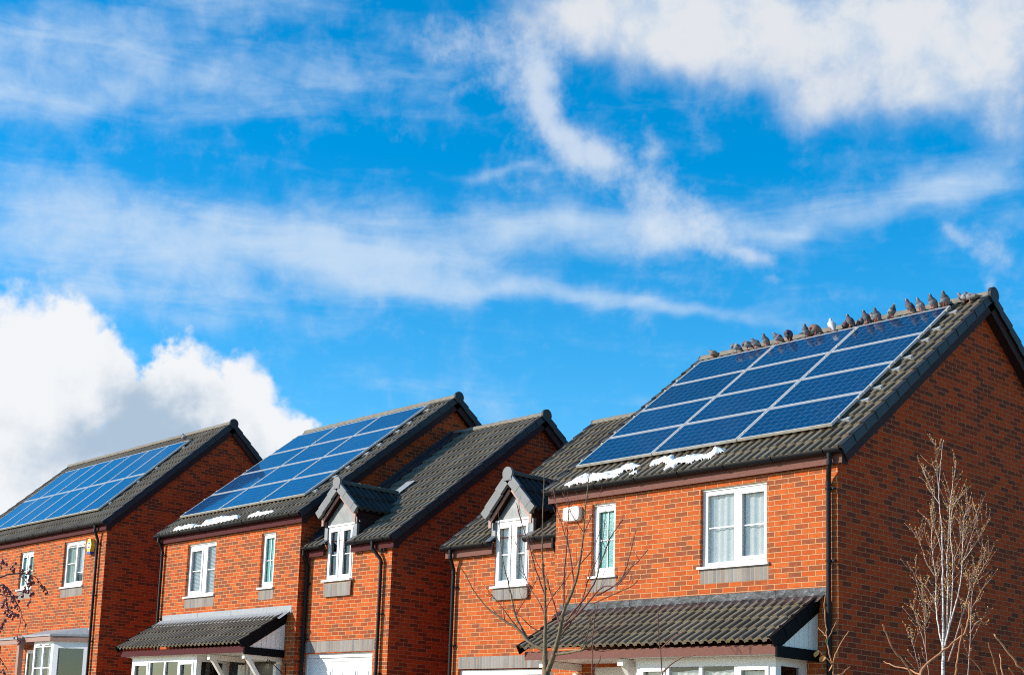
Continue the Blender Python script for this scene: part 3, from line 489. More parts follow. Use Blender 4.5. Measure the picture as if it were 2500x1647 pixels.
def array(H,hx,hy,base,ax,v0,nx,ny,pw,ph,h,tan,label,railov=.16,cells='cells_sheen',cellsUV=(10,6)):
    th=math.atan(tan);c,s=math.cos(th),math.sin(th)
    A=empty('solar_array',(hx,hy,base),label,'solar panels','solar panel arrays on the house roofs')
    Uv=Vector((1,0,0));Sv=Vector((0,c,s));N=Vector((0,-s,c))
    def P(u,v,n=0): return Vector((ax,0,0))+Uv*u+Sv*(v0+v)+N*(h+n)
    rnd=random.Random(5)
    for j in range(ny):
        for i in range(nx):
            u0,v0_=i*pw,j*ph; u1,v1=u0+pw-.018,v0_+ph-.018; fw=.03
            f=MB()
            for (a,b,cc,d) in ((u0,u1,v0_,v0_+fw),(u0,u1,v1-fw,v1),(u0,u0+fw,v0_+fw,v1-fw),(u1-fw,u1,v0_+fw,v1-fw)):
                f.obox(P(a,cc,-.04),Uv*(b-a),Sv*(d-cc),N*.04,1 if (cc==v0_ and d==v0_+fw and j==0) else 0)
            o=f.build('solar_panel',[M['alu'],M['alu_worn']],A,B)
            g=MB(); a,b,cc,d=u0+fw-.002,u1-fw+.002,v0_+fw-.002,v1-fw+.002
            cu,cv=cellsUV; e=.06
            g.face([P(a,cc,-.006),P(b,cc,-.006),P(b,d,-.006),P(a,d,-.006)],[(-e,-e),(cu+e,-e),(cu+e,cv+e),(-e,cv+e)],0,rnd.random())
            g.build('cell_sheet',M[cells],o,B,attrs=True)
            g=MB(); g.face([P(a,d,-.03),P(b,d,-.03),P(b,cc,-.03),P(a,cc,-.03)]); g.build('backsheet',M['cell_back'],o,B)
    W=nx*pw-.018
    for j in range(ny):
        for fr in (.2,.8):
            v=j*ph+ph*fr; r=MB(); r.obox(P(-.06,v-.02,-.085),Uv*(W+.06+railov),Sv*.04,N*.04)
            r.obox(P(W+railov-.05,v-.03,-.09),Uv*.055,Sv*.06,N*.05)
            for q in range(int(W//1.2)+1): r.obox(P(.3+q*1.2,v-.02,-.15),Uv*.03,Sv*.04,N*.07)
            R=r.build('mounting_rail',M['alu'],A,B)
            k=MA()
            for i in range(nx+1):
                u=i*pw-.009 if 0<i<nx else (-.012 if i==0 else W+.012)
                k.obox(P(u-.02,v-.02,-.02),Uv*.04,Sv*.04,N*.028)
            k.split('panel_clamp',M['alu_worn'],R,B)
    return A,P
def dormer(H,xc,hw,zd,zb,yf,yr,wx0,wx1,zt,wz0,S_,wzf,lights,bars,drape):
    """small gabled dormer whose ridge runs along y"""
    rise=zd-zb; L=math.hypot(hw,rise); a,b=hw/L,rise/L
    D=bpy.data.objects.new('dormer',None)
    mb=MB()
    tiles(mb,(xc+hw,0,zb),(0,1,0),(-a,0,b),(b,0,a),yf+.03,yr,0,L,g=L/2.02)
    tiles(mb,(xc-hw,0,zb),(0,-1,0),(a,0,b),(-b,0,a),-yr,-yf-.03,0,L,g=L/2.02)
    R=mb.build('dormer_roof',M['tile_dark'],H,B,attrs=True)
    q=MB()
    for sg in (1,-1): q.face([(xc+sg*(hw-.03),yf+.05,zb-.02),(xc+sg*(hw-.03),yr,zb-.02),(xc,yr,zd-.05),(xc,yf+.05,zd-.05)])
    q.build('roof_deck',M['cell_back'],R,B)
    q=MB(); ridge(q,(xc,yf+.02,zd+.02),(xc,yr-.12,zd+.02),.10,.45); q.build('ridge_cap',M['ridge_dark'],R,B)
    q=MB(); q.box(xc-.16,xc+.16,yr-.22,yr+.16,zd-.03,zd-.02); q.obox((xc-.13,yr-.2,zd-.02),(.26,0,0),(0,.42,.33),(0,-.006,.01)); q.build('saddle_flashing',M['lead_pale'],R,B)
    # verge caps on the front edge
    q=MB()
    for sg in (1,-1):
        q.nx(); sv=Vector((-sg*a,0,b)); nv=Vector((sg*b,0,a))
        n=3; cuts=[0,.16*L,.58*L,L*1.0]
        for i in range(n):
            s0,s1=cuts[i],cuts[i+1]+.02
            o=Vector((xc+sg*hw,yf,zb))
            st=.018
            def P(s_,nn,yy=0): return o+sv*s_+nv*nn+Vector((0,yy,0))
            lo,hi=.04+st,.04
            O1=[P(s0,lo-.17,-.004*i),P(s1,hi-.17,-.004*i),P(s1,hi,-.004*i),P(s0,lo,-.004*i)]
            O2=[p+Vector((0,.06,0)) for p in O1]
            q.faces_idx(O1+O2,[(0,1,2,3),(7,6,5,4),(0,4,5,1),(1,5,6,2),(2,6,7,3),(3,7,4,0)])
    q.split('verge_cap',M['verge_sunlit'],R,B)
    q=MB(); disc(q,(xc,yf-.022,zd),(0,1,0),.118,.05,drop=.125); q.build('ridge_end_cap',M['verge_sunlit'],R,B)
    q=MB(); q2=MB()
    for sg in (1,-1):
        sv=Vector((-sg*a,0,b)); nv=Vector((sg*b,0,a)); o=Vector((xc+sg*hw,yf+.075,zb))-nv*.20
        o1=o+sv*(-.02); q2.nx(); q.nx().obox(o1,sv*(L*.93),nv*.055,(0,.02,0))
        q.box(xc+sg*(hw-.155),xc+sg*(hw-.095),yf+.072,yf+.098,zb-.23,zb-.06)
        q2.obox(o+nv*.03+Vector((0,.02,0)),sv*(L*.95),nv*.012,(0,yr-yf,0))
    q.split('bargeboard',M['barge'],R,B); q2.split('dormer_soffit',M['soffit'],R,B)
    # lead front and cheeks
    q=MB(); yt=S_+.025
    za=zd-.21/a*1.0
    hb=(za-zt)*hw/rise
    q.prism([(xc-hb,yt,zt+.004),(xc+hb,yt,zt+.004),(xc,yt,za)],(0,.03,0))
    cw=.10
    for (x0,x1) in ((wx0-cw,wx0-.004),(wx1+.004,wx1+cw)):
        q.nx().box(x0,x1,S_-.012,S_+.05,wzf(S_)-.03,zt-.03)
        q.obox((x0-.02,S_-.15,wzf(S_-.15)+.035),(x1-x0+.04,0,0),(0,.16,.16*T),(0,-.008,.012))
    q.split('dormer_lead',M['lead'],R,B)
    q=MA()
    for sg,x in ((1,wx1+cw-.004),(-1,wx0-cw+.004)):
        zs=zb+(hw-abs(x-xc))*rise/hw-.12
        yz=S_+(zs-wzf(S_))/T
        P=[(x,S_,wzf(S_)-.05),(x,yz,zs),(x,S_,zs)]
        q.prism(P,(-sg*.03,0,0))
    q.split('dormer_cheek',M['soffit'],R,B)
    bpy.data.objects.remove(D)
    return window(H,wx0,wx1,wz0,zt,S_+.06-.045,lights,bars,'glass_dark' if drape is None else 'glass',drape=drape,soldz=-1.795)
def lean_roof(H,x0,x1,yf,zf_,ztop,mat,leadmat,drop=.0,side='r',W=0.,lead=(-1.97,-2.1),xs=None,leadw=.16,fas='fascia'):
    """lean-to porch roof: from wall (y=0,ztop) down to (yf,zf_)"""
    tan=(ztop-zf_)/(0-yf); th=math.atan(tan);c,s=math.cos(th),math.sin(th); L=-yf/c
    mb=MB(); tiles(mb,(0,yf,zf_),(1,0,0),(0,c,s),(0,-s,c),x0+.04,x1-.04,0,L-.03,g=.325)
    R=mb.build('porch_roof',M[mat],H,B,attrs=True)
    zz=lambda y:zf_+tan*(y-yf)
    q=MB(); verge(q,x1,1,yf-.02,-.02,zz,hh=.14); verge(q.nx(),x0,-1,yf-.02,-.02,zz,hh=.14); q.split('verge_cap',M['trim'],R,B)
    q=MB(); q.face([(x0+.05,yf+.05,zz(yf+.05)-.03),(x1-.05,yf+.05,zz(yf+.05)-.03),(x1-.05,-.01,zz(-.01)-.03),(x0+.05,-.01,zz(-.01)-.03)]); q.build('roof_deck',M['cell_back'],R,B)
    q=MB(); lx0,lx1=(x0-.02,x1+.10) if xs is None else xs
    q.panel((0,-.006,0),(1,0,0),(0,0,1),(0,1,0),lx0,lx1,lead[1]+.0,lead[0]+.001,(),0)
    q.box(lx0,lx1,-.0055,-.001,lead[1],lead[0]-.001)
    n=int((lx1-lx0)/.0375); A=[]
    for i in range(n+1):
        x=lx0+(lx1-lx0)*i/n; tt=((x-x0-.04)/.15)%1.; hr=.022*math.sin(PI*tt/.6)**.75 if tt<.6 else 0
        A.append((x,hr))
    y1=-.02; y2=y1-leadw
    V=[(x,-.005,lead[1]+.001) for x,h in A]+[(x,y1-.02,zz(y1)+.045+h*.4) for x,h in A]+[(x,y2,zz(y2)+.034+h) for x,h in A]
    m=n+1
    q.faces_idx(V,[(i,i+1,i+m+1,i+m) for i in range(n)]+[(m+i,m+i+1,2*m+i+1,2*m+i) for i in range(n)])
    k=lx0+1.5
    while k<lx1-.4: q.box(k,k+.014,-.010,-.004,lead[1],lead[0]); k+=1.35
    q.build('lead_flashing',M[leadmat],R,B)
    q=MB(); yF=yf+.11; q.box(x0+.05,x1-.035,yF-.02,yF,zf_-.175,zf_-.045); q.build('fascia',M[fas],R,B)
    q=MB(); q.box(x0+.09,x1-.06,yF+.002,-.002,zf_-.170,zf_-.158); q.build('porch_soffit',M['cream'],R,B)
    # gable end infill and beam on the right
    q=MB(); xr=x1-.045
    q.box(xr,xr+.035,yF-.01,-.003,zf_-.21,zf_-.06)
    barge(q,xr+.002,xr+.033,yf+.08,-.003,zz,-.16,-.03); q.build('porch_beam',M['trim'],R,B)
    q=MB(); yb=-.003; zb=zf_-.06
    yv=(zb+.15/c-zf_)/tan+yf
    nb=max(4,int(abs(yv)/.1)); 
    for i in range(nb):
        ya=yv+(yb-yv)*i/nb; yc=yv+(yb-yv)*(i+1)/nb-.006
        q.prism([(xr-.01,ya,zb),(xr-.01,yc,zb),(xr-.01,yc,zz(yc)-.15/c),(xr-.01,ya,max(zb+.001,zz(ya)-.15/c))],(.022,0,0))
    q.build('gable_cladding',M['cream'],R,B)
    return R
def boxbay(H,x0,x1,yf,ztop,mull,sash,side_right=True,drape=True,zbot=-4.3,mat='white',dark=False,glz=None):
    """rectangular bay window under a porch roof"""
    mb=MB()
    gz0,gz1=-4.1,ztop-.13
    holes=[]
    xs=[x0]+mull+[x1]
    for i in range(len(xs)-1):
        m_=.09 if i in sash else .04
        holes.append((xs[i]+(.09 if i==0 else .03)+(.05 if i in sash else 0),xs[i+1]-(.10 if i==len(xs)-2 else .03)-(.05 if i in sash else 0),gz0,gz1-(.05 if i in sash else 0)))
    mb.panel((0,yf,0),(1,0,0),(0,0,1),(0,1,0),x0,x1,zbot,ztop,holes,.07)
    sh=[]
    if side_right:
        L=-yf; sh=[(.12,L-.14,gz0,gz1)]
        mb.panel((x1,yf,0),(0,1,0),(0,0,1),(-1,0,0),0.,L,zbot,ztop,sh,.07)
        mb.panel((x0,0,0),(0,-1,0),(0,0,1),(1,0,0),0.,L,zbot,ztop,(),.07)
    w=mb.build('bay_window',M[mat],H,B)
    q=MB(); q.box(x0-.02,x1+.02,yf-.02,yf+.02,ztop-.03,ztop+.01); q.box(x1-.02,x1+.022,yf+.02,-.01,ztop-.03,ztop+.01); q.build('head_trim',M['cream'],w,B)
    for h in holes:
        g=MB(); g.face([(h[0],yf+.035,h[2]),(h[1],yf+.035,h[2]),(h[1],yf+.035,h[3]),(h[0],yf+.035,h[3])]); g.build('pane',M[glz or 'glass'],w,B)
    for h in sh:
        g=MB(); g.face([(x1-.035,yf+h[0],h[2]),(x1-.035,yf+h[1],h[2]),(x1-.035,yf+h[1],h[3]),(x1-.035,yf+h[0],h[3])]); g.build('pane',M['glass_dark'],w,B)
    for i in sash:
        h=holes[i]; q=MB(); a,b,c,d=h[0]-.045,h[1]+.045,h[2],h[3]+.045
        q.panel((0,yf-.016,0),(1,0,0),(0,0,1),(0,1,0),a,b,c,d,[(h[0]+.012,h[1]-.012,h[2],h[3]-.012)],.03)
        for (p,r_) in (((a,c),(a,d)),((b,d),(b,c)),((a,d),(b,d))): q.face([(p[0],yf-.016,p[1]),(r_[0],yf-.016,r_[1]),(r_[0],yf,r_[1]),(p[0],yf,p[1])])
        q.build('sash',M[mat],w,B)
    if drape:
        q=MB(); n=int((x1-x0-.16)/.012); a=x0+.08; b=x1-.08; yb=yf+.10; P=[(a+(b-a)*i/n,yb+.010*math.sin((a+(b-a)*i/n)*46)+.0012*math.sin((a+(b-a)*i/n)*113)) for i in range(n+1)]
        V=[(x,y,zbot) for x,y in P]+[(x,y,ztop-.185+.012*math.sin(x*9)) for x,y in P]
        q.faces_idx(V,[(i,i+1,i+n+2,i+n+1) for i in range(n)]); q.build('curtain',M['curtain'],w,B,smooth=True)
    return w
def text_obj(txt,size,loc,rot,mat,name,parent,depth=.004):
    cu=bpy.data.curves.new(name,'FONT'); cu.body=txt; cu.size=size; cu.extrude=depth; cu.align_x='CENTER'
    tmp=bpy.data.objects.new('tmp',cu); COL.objects.link(tmp); dg=bpy.context.evaluated_depsgraph_get(); me=bpy.data.meshes.new_from_object(tmp.evaluated_get(dg)); bpy.data.objects.remove(tmp)
    me.materials.clear(); me.materials.append(M[mat])
    me.transform(Matrix.Translation(loc) @ Matrix.Rotation(rot[2],4,'Z') @ Matrix.Rotation(rot[0],4,'X'))
    o=bpy.data.objects.new(name,me); COL.objects.link(o); o.parent=parent; return o
def walls(H,name,x0,x1,y0,D,e,tan,holes,mat,uo=0.):
    zf=lambda y:e+tan*(y-y0) if y<=y0+D else e+tan*(2*D-(y-y0))
    mb=MB(); top=e-.06
    mb.panel((0,y0,0),(1,0,0),(0,0,1),(0,1,0),x0,x1,-B,top,holes,.11,uo,.3785)
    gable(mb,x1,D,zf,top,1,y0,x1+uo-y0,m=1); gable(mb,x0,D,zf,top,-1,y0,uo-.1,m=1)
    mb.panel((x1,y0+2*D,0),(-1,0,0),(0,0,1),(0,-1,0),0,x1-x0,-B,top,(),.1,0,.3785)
    return mb.build(name,[M[mat],M['brick_gable_shaded']],H,B)
def fascia_obj(H,x0,x1,y0,e,mat,ox=0.,boxends=(0,1)):
    q=MB(); q.box(x0,x1,y0-.08,y0-.06,e-.285,e-.11); f=q.build('fascia',M[mat],H,B)
    q=MB(); q.box(x0+.002,x1-.002,y0-.0585,y0-.002,e-.275,e-.262); q.build('soffit',M['soffit'],f,B)
    q=MA()
    if boxends[1]: q.prism([(x1-.012,y0-.078,e-.295),(x1-.012,y0+.052,e-.295),(x1-.012,y0+.13,e-.06),(x1-.012,y0-.078,e-.12)],(.016,0,0))
    if boxends[0]: q.prism([(x0-.004,y0-.078,e-.295),(x0-.004,y0+.052,e-.295),(x0-.004,y0+.13,e-.06),(x0-.004,y0-.078,e-.12)],(.016,0,0))
    if any(boxends): q.split('box_end',M['soffit'],f,B)
    return f
def garage(H,x0,x1,y,zt,zb=-B):
    mb=MB(); mb.box(x0,x1,y,y+.05,zb,zt)
    d=mb.build('garage_door',M['white'],H,B)
    q=MB(); 
    for (a,b,c,e_) in ((x0,x1,zt-.09,zt),(x0,x0+.06,zb,zt-.09),(x1-.06,x1,zb,zt-.09)): q.box(a,b,y-.04,y-.002,c,e_)
    q.box(x0+.06,x1-.06,y-.014,y-.002,zt-.16,zt-.10)
    q.build('door_frame',M['white'],d,B)
    n=5; w=(x1-x0-.2)/n; q=MB()
    for j in range(4):
        for i in range(n):
            a=x0+.1+i*w+.05; b=a+w-.10; z1=zt-.30-j*.47; z0=z1-.36
            q.nx().box(a,b,y-.008,y-.001,z0,z1)
            V=[(a+.03,y-.008,z0+.03),(b-.03,y-.008,z0+.03),(b-.03,y-.008,z1-.03),(a+.03,y-.008,z1-.03)]
            q.box(a+.05,b-.05,y-.022,y-.0085,z0+.05,z1-.05)
    q.split('door_panel',M['white'],d,B)
    return d
# ------------------------------------------------------------------ HOUSE 3 (right)
E3=(0.,0.,0.)
H3=empty('brick_house',E3,'large red brick house on the right with pigeons along its ridge','house','red brick houses with solar panels')
W3=5.359; WL=-8.158; EW=-.69; DW=3.778; D2=3.9256
bed3=(-2.355,-1.166,-1.555,-.3785); sm3=(-4.555,-4.05,-1.555,-.3785); dr3=(-4.45,-3.35,-6,-3.0)
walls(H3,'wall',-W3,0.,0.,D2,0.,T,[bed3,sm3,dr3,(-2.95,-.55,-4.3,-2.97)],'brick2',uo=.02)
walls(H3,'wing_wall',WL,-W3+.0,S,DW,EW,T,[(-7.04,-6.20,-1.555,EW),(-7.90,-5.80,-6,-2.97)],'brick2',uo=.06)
roof_block(H3,'main_roof',-W3,0.,0.,D2,0.,T,.183,.183,'tile3')
roof_block(H3,'wing_roof',WL,-W3,S,DW,EW,T,.147,-.02,'tile3',caps=(1,0),front_cut=(-7.18,-6.06,.75),discs=(1,0))
fascia_obj(H3,-W3-.12,.12,0.,0.,'fascia3',boxends=(1,1))
gutter_obj('gutter',-W3-.14,.15,-.143,-.092,H3)
pipe_obj(H3,-.035,-.143,-.14,-.108,-.06,-5.05,(-.62,-1.62,-2.6))
wz=lambda y:EW+T*(y-S)
dormer(H3,-6.62,.63,.395,-.285,.06,1.72,-7.04,-6.20,-.385,-1.555,S,wz,
  [(-6.95,-6.70,-1.46,-.52,True),(-6.52,-6.28,-1.46,-.52,True)],[(-6.95,-6.70,-1.005,-.985),(-6.52,-6.28,-1.005,-.985)],('net',-6.99,-6.25,-1.5,-.45))
for a,b in ((WL-.12,-7.05),(-6.18,-W3)):
    q=MB(); q.box(a,b,S-.08,S-.06,EW-.285,EW-.11); q.build('fascia',M['fascia3'],H3,B)
gutter_obj('gutter',WL-.14,-7.06,S-.143,EW-.092,H3); gutter_obj('gutter',-6.17,-W3-.002,S-.143,EW-.092,H3)
pipe_obj(H3,WL+.09,S-.143,EW-.14,WL+.10,S-.06,-5.05,(-1.5,-2.55))
pipe_obj(H3,-W3-.13,S-.143,EW-.14,-W3-.06,S-.05,-5.05,(-1.4,-2.6),r=.03)
window(H3,*bed3[:2],bed3[2],bed3[3],.06,[(-2.265,-1.782,-1.487,-.475,False),(-1.645,-1.235,-1.44,-.50,True)],[(-2.265,-1.782,-.975,-.957),(-1.645,-1.235,-.985,-.967)],drape=('net',-2.32,-1.2,-1.54,-.40))
window(H3,*sm3[:2],sm3[2],sm3[3],.06,[(-4.452,-4.105,-1.43,-.50,True)],[(-4.452,-4.105,-.978,-.960),(-4.284,-4.268,-1.43,-.50)],'obscure')
lean_roof(H3,-5.08,-.285,-1.045,-2.775,-2.115,'tile3','lead_shiny',fas='fascia3',xs=(-5.23,-.19),leadw=.17)
boxbay(H3,-2.95,-.50,-.70,-2.945,[-2.36,-1.76,-1.15],[0,3])
q=MB(); q.box(-4.43,-3.37,.06,.10,-5.1,-3.0); dd=q.build('front_door',M['dark_door'],H3,B)
q=MB(); q.panel((0,.03,0),(1,0,0),(0,0,1),(0,1,0),-4.45,-3.35,-5.1,-2.99,[(-4.36,-3.44,-5.2,-3.13)],.06); q.build('door_frame',M['white'],dd,B)
q=MB()
for xx in (-4.75,-3.12): 
    q.nx().box(xx-.05,xx+.05,-.86,-.002,-3.06,-2.955); q.box(xx-.05,xx+.05,-.1,-.003,-4.0,-3.1); q.obox((xx-.04,-.80,-3.055),(.08,0,0),(0,.66,-.8),(0,.055,.045))
q.split('porch_bracket',M['cream'],H3,B)
garage(H3,-7.90,-5.80,S+.1,-2.985)
q=MB(); q.panel((0,S-.003,0),(1,0,0),(0,0,1),(0,1,0),-7.90,-5.75,-2.968,-2.755,(),0,vo=2.968+.04); q.box(-7.90,-5.75,S-.0028,S+.1,-2.968,-2.757); q.build('lintel',M['soldier'],H3,B)
a3,P3=array(H3,0,0,0,-5.2578,.4967,3,4,1.6538,1.0212,.1185,T,'twelve panel solar array on the right house, nearest and largest array',cells='cells')
# ------------------------------------------------------------------ HOUSE 2 (middle)
E2=(-12.0444,-.4364,.2414)
H2=empty('brick_house',E2,'middle brick house with garage wing and dormer, white garage door below','house','red brick houses with solar panels')
W2=5.42; WR=2.667
bed2=(-4.35,-3.161,-1.555,-.3785); sm2=(-1.408,-.903,-1.52,-.3785)
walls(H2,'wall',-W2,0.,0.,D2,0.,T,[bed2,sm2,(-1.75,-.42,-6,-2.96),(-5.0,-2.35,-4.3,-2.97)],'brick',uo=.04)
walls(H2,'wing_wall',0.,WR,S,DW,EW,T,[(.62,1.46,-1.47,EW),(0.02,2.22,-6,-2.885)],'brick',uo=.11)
roof_block(H2,'main_roof',-W2,0.,0.,D2,0.,T,.15,.1458,'tile2')
roof_block(H2,'wing_roof',0.,WR,S,DW,EW,T,-.02,.1466,'tile2',caps=(0,1),front_cut=(.48,1.60,.75),discs=(0,1),ridge_x=(.05,WR+.13))
fascia_obj(H2,-W2-.12,.10,0.,0.,'fascia',boxends=(1,1))
gutter_obj('gutter',-W2-.17,.13,-.143,-.092,H2)
pipe_obj(H2,-W2-.01,-.143,-.14,-W2+.05,-.06,-5.05,(-.55,-2.0),neck=.1)
dormer(H2,1.04,.64,.43,-.15,.06,1.72,.62,1.46,-.375,-1.47,S,wz,
  [(.71,.95,-1.38,-.50,True),(1.13,1.37,-1.38,-.50,True)],[(.71,.95,-.975,-.955),(1.13,1.37,-.975,-.955)],None)
for a,b in ((.06,.60),(1.48,WR+.12)):
    q=MB(); q.box(a,b,S-.08,S-.06,EW-.285,EW-.11); q.build('fascia',M['fascia'],H2,B)
q=MB(); q.prism([(WR+.108,S-.078,EW-.295),(WR+.108,S+.052,EW-.295),(WR+.108,S+.13,EW-.06),(WR+.108,S-.078,EW-.12)],(.016,0,0)); q.build('box_end',M['soffit'],H2,B)
gutter_obj('gutter',-.12,.60,S-.143,EW-.092,H2); gutter_obj('gutter',1.46,WR+.15,S-.143,EW-.092,H2)
pipe_obj(H2,2.24,S-.143,EW-.14,2.42,S-.06,-5.05,(-1.0,-2.2,-3.3))
pipe_obj(H2,.03,S-.143,EW-.14,.06,S-.06,-5.05,(-1.5,-2.6),neck=.1)
# stepped flashing where the wing roof meets the main gable
q=MB(); y=S+.1
while y<S+DW-.12:
    z=wz(y); z1=math.ceil((z+.13)/.075)*.075+.022
    yn=y+.075/T
    q.face([(.006,y,wz(y)+.0),(.006,yn,wz(yn)),(.006,yn,z1),(.006,y,z1)]); q.box(.004,.010,y,yn+.01,z1-.012,z1)
    y=yn
q.obox((.004,S,EW+.066),(.33,0,0),(0,DW-.05,(DW-.05)*T),(0,-.012,.015))  # lead apron, widened so its dark colour fills out the main roof's shadow strip
q.build('stepped_flashing',M['lead_dark'],H2,B)
window(H2,*bed2[:2],bed2[2],bed2[3],.06,[(-4.24,-3.80,-1.44,-.53,True),(-3.59,-3.22,-1.49,-.47,False)],[(-4.24,-3.80,-.99,-.972),(-3.59,-3.22,-.99,-.972)],glass='glass',drape=('blind',-4.31,-3.2,-1.54,-.42))
window(H2,*sm2[:2],sm2[2],sm2[3],.06,[(-1.305,-.985,-1.41,-.48,True)],[(-1.305,-.985,-.958,-.942),(-1.155,-1.139,-1.41,-.48)],'obscure')
lean_roof(H2,-5.33,-.32,-1.06,-2.765,-2.09,'tile2','lead_pale',xs=(-5.26,-.175),lead=(-1.93,-2.12),leadw=.24)
boxbay(H2,-5.05,-2.34,-.80,-2.935,[-4.28,-3.63,-3.06],[0,3],drape=False,glz='glass_dark')
q=MB(); q.box(-1.44,-.66,.045,.08,-5.1,-3.02); dd=q.build('front_door',M['dark_door'],H2,B)
text_obj('13',.13,(-.99,.043,B-3.17),(PI/2,0,0),'digit','door_number',dd)
q=MB(); q.panel((0,.02,0),(1,0,0),(0,0,1),(0,1,0),-1.75,-.42,-5.1,-2.95,[(-1.46,-.64,-5.2,-3.03),(-1.66,-1.58,-5.2,-3.03)],.05); q.build('door_frame',M['cream'],dd,B)
q=MB(); q.box(-2.30,-1.78,-.012,-.002,-5.1,-2.99); q.build('side_panel',M['dark_door'],H2,B)
q=MB()
for xx in (-1.78,-.50):
    q.nx().box(xx-.045,xx+.045,-.87,-.002,-3.05,-2.945); q.box(xx-.05,xx+.05,-.11,-.003,-4.1,-3.1); q.obox((xx-.04,-.80,-3.055),(.08,0,0),(0,.68,-.86),(0,.06,.047))
q.split('porch_bracket',M['cream'],H2,B)
q=MB(); q.box(-.275,-.255,-.012,-.002,-3.40,-3.08); q.tube([(-.265,-.01,-3.34),(-.265,-.2,-3.2),(-.265,-.40,-3.06),(-.265,-.44,-3.04),(-.265,-.46,-3.08),(-.265,-.43,-3.12)],.008,6); q.build('hanging_basket_bracket',M['gutter'],H2,B)
garage(H2,.02,2.22,S+.1,-2.885)
q=MB(); q.panel((0,S-.003,0),(1,0,0),(0,0,1),(0,1,0),.0,2.27,-2.87,-2.655,(),0,vo=2.87+.04); q.box(0,2.27,S-.0028,S+.1,-2.87,-2.657); q.build('lintel',M['soldier'],H2,B)
array(H2,E2[0],E2[1],E2[2],-5.3948,.5194,3,4,1.6538,1.0212,.1185,T,'twelve panel solar array on the middle house beside the dormer and lower wing')
# ------------------------------------------------------------------ HOUSE 1 (left)
E1=(-19.7418,-.7267,.7385)
H1=empty('brick_house',E1,'left brick house with a yellow alarm box and white bay window','house','red brick houses with solar panels')
W1=9.0; D1=3.3141; T1=math.tan(.7236)
w1=(-2.229,-1.085,-1.552,-.4125); w2=(-4.80,-3.97,-1.47,-.465)
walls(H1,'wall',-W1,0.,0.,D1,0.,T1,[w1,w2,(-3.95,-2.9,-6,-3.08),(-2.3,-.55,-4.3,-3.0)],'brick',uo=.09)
roof_block(H1,'main_roof',-W1,0.,0.,D1,0.,T1,.11,.1147,'tile2')
fascia_obj(H1,-W1-.08,.085,0.,0.,'fascia')
gutter_obj('gutter',-W1-.1,.13,-.143,-.092,H1)
pipe_obj(H1,-.36,-.143,-.14,-.335,-.06,-5.05,(-.6,-1.85,-2.95))
rw=window(H1,*w1[:2],w1[2],w1[3],.06,[(-2.12,-1.66,-1.44,-.55,False),(-1.57,-1.17,-1.44,-.56,True)],[(-2.12,-1.66,-.965,-.945),(-1.57,-1.17,-1.21,-1.196)],vents=True,drape=('green',-2.2,-1.7,-1.52,-.44))
q=MB(); q.box(-1.60,-1.12,.135,.14,-1.22,-.46); q.box(-1.60,-1.12,.13,.145,-1.245,-1.22); q.build('roller_blind',M['curtain'],rw,B)
window(H1,*w2[:2],w2[2],w2[3],.06,[(-4.69,-4.46,-1.37,-.60,True),(-4.28,-4.05,-1.37,-.60,True)],[(-4.69,-4.46,-.99,-.97),(-4.28,-4.05,-.99,-.97)],'obscure',vents=True)
# bay: flat lead roof, brown fascia, front and angled right light
bx=[(-2.75,0.),(-2.72,-.62),(-1.28,-.62),(.0-.42,0.)]
q=MB(); zt=-2.79
q.face([(-2.72,-.66,-2.80),(-1.26,-.66,-2.80),(-.62,-.003,-2.61),(-2.78,-.003,-2.61)]); q.face([(-1.26,-.66,-2.80),(-.36,-.003,-2.79),(-.62,-.003,-2.61)])
q.prism([(-2.72,-.66,-2.845),(-1.26,-.66,-2.845),(-1.26,-.66,-2.80),(-2.72,-.66,-2.80)],(0,.02,0))
q.prism([(-1.26,-.66,-2.845),(-.36,-.004,-2.845),(-.36,-.004,-2.79),(-1.26,-.66,-2.80)],(-.012,.016,0))
q.box(-2.72,-.5,-.006,-.002,-2.82,-2.62)
br=q.build('bay_roof',M['lead_pale'],H1,B)
q=MB()
q.box(-2.70,-1.27,-.635,-.61,-2.965,-2.85); dv=Vector((.88,.62,0)); q.obox((-1.27,-.635,-2.965),tuple(dv),(-.014,.02,0),(0,0,.115)); q.box(-2.70,-2.68,-.61,-.003,-2.965,-2.85)
q.build('bay_fascia',M['barge'],br,B)
mb=MB(); fh=[(-2.27,-1.88,-4.1,-3.10),(-1.80,-1.40,-4.1,-3.10)]
mb.panel((0,-.53,0),(1,0,0),(0,0,1),(0,1,0),-2.36,-1.28,-4.3,-2.96,fh,.06)
dv=Vector((.80,.525,0)); Ld=dv.length; du=dv/Ld; dn=Vector((-du.y,du.x,0))
sh=[(.14,Ld-.12,-4.1,-3.13)]
mb.panel((-1.28,-.53,0),tuple(du),(0,0,1),tuple(dn),0.,Ld,-4.3,-2.96,sh,.06)
mb.panel((-2.36,0,0),(0,-1,0),(0,0,1),(1,0,0),0,.53,-4.3,-2.96,(),.06)
bw=mb.build('bay_window',M['white'],H1,B)
q=MB(); q.face([(-2.38,-.0,-2.962),(-2.38,-.55,-2.962),(-1.27,-.55,-2.962),(-.46,-.0,-2.962)]); q.build('bay_soffit',M['cream'],bw,B)
for h in fh:
    g=MB(); g.face([(h[0],-.50,h[2]),(h[1],-.50,h[2]),(h[1],-.50,h[3]),(h[0],-.50,h[3])]); g.build('pane',M['glass'],bw,B)
g=MB(); o=Vector((-1.28,-.53,0))+dn*.03; h=sh[0]; g.face([o+du*h[0]+Vector((0,0,h[2])),o+du*h[1]+Vector((0,0,h[2])),o+du*h[1]+Vector((0,0,h[3])),o+du*h[0]+Vector((0,0,h[3]))]); g.build('pane',M['glass_dark'],bw,B)
q=MB()
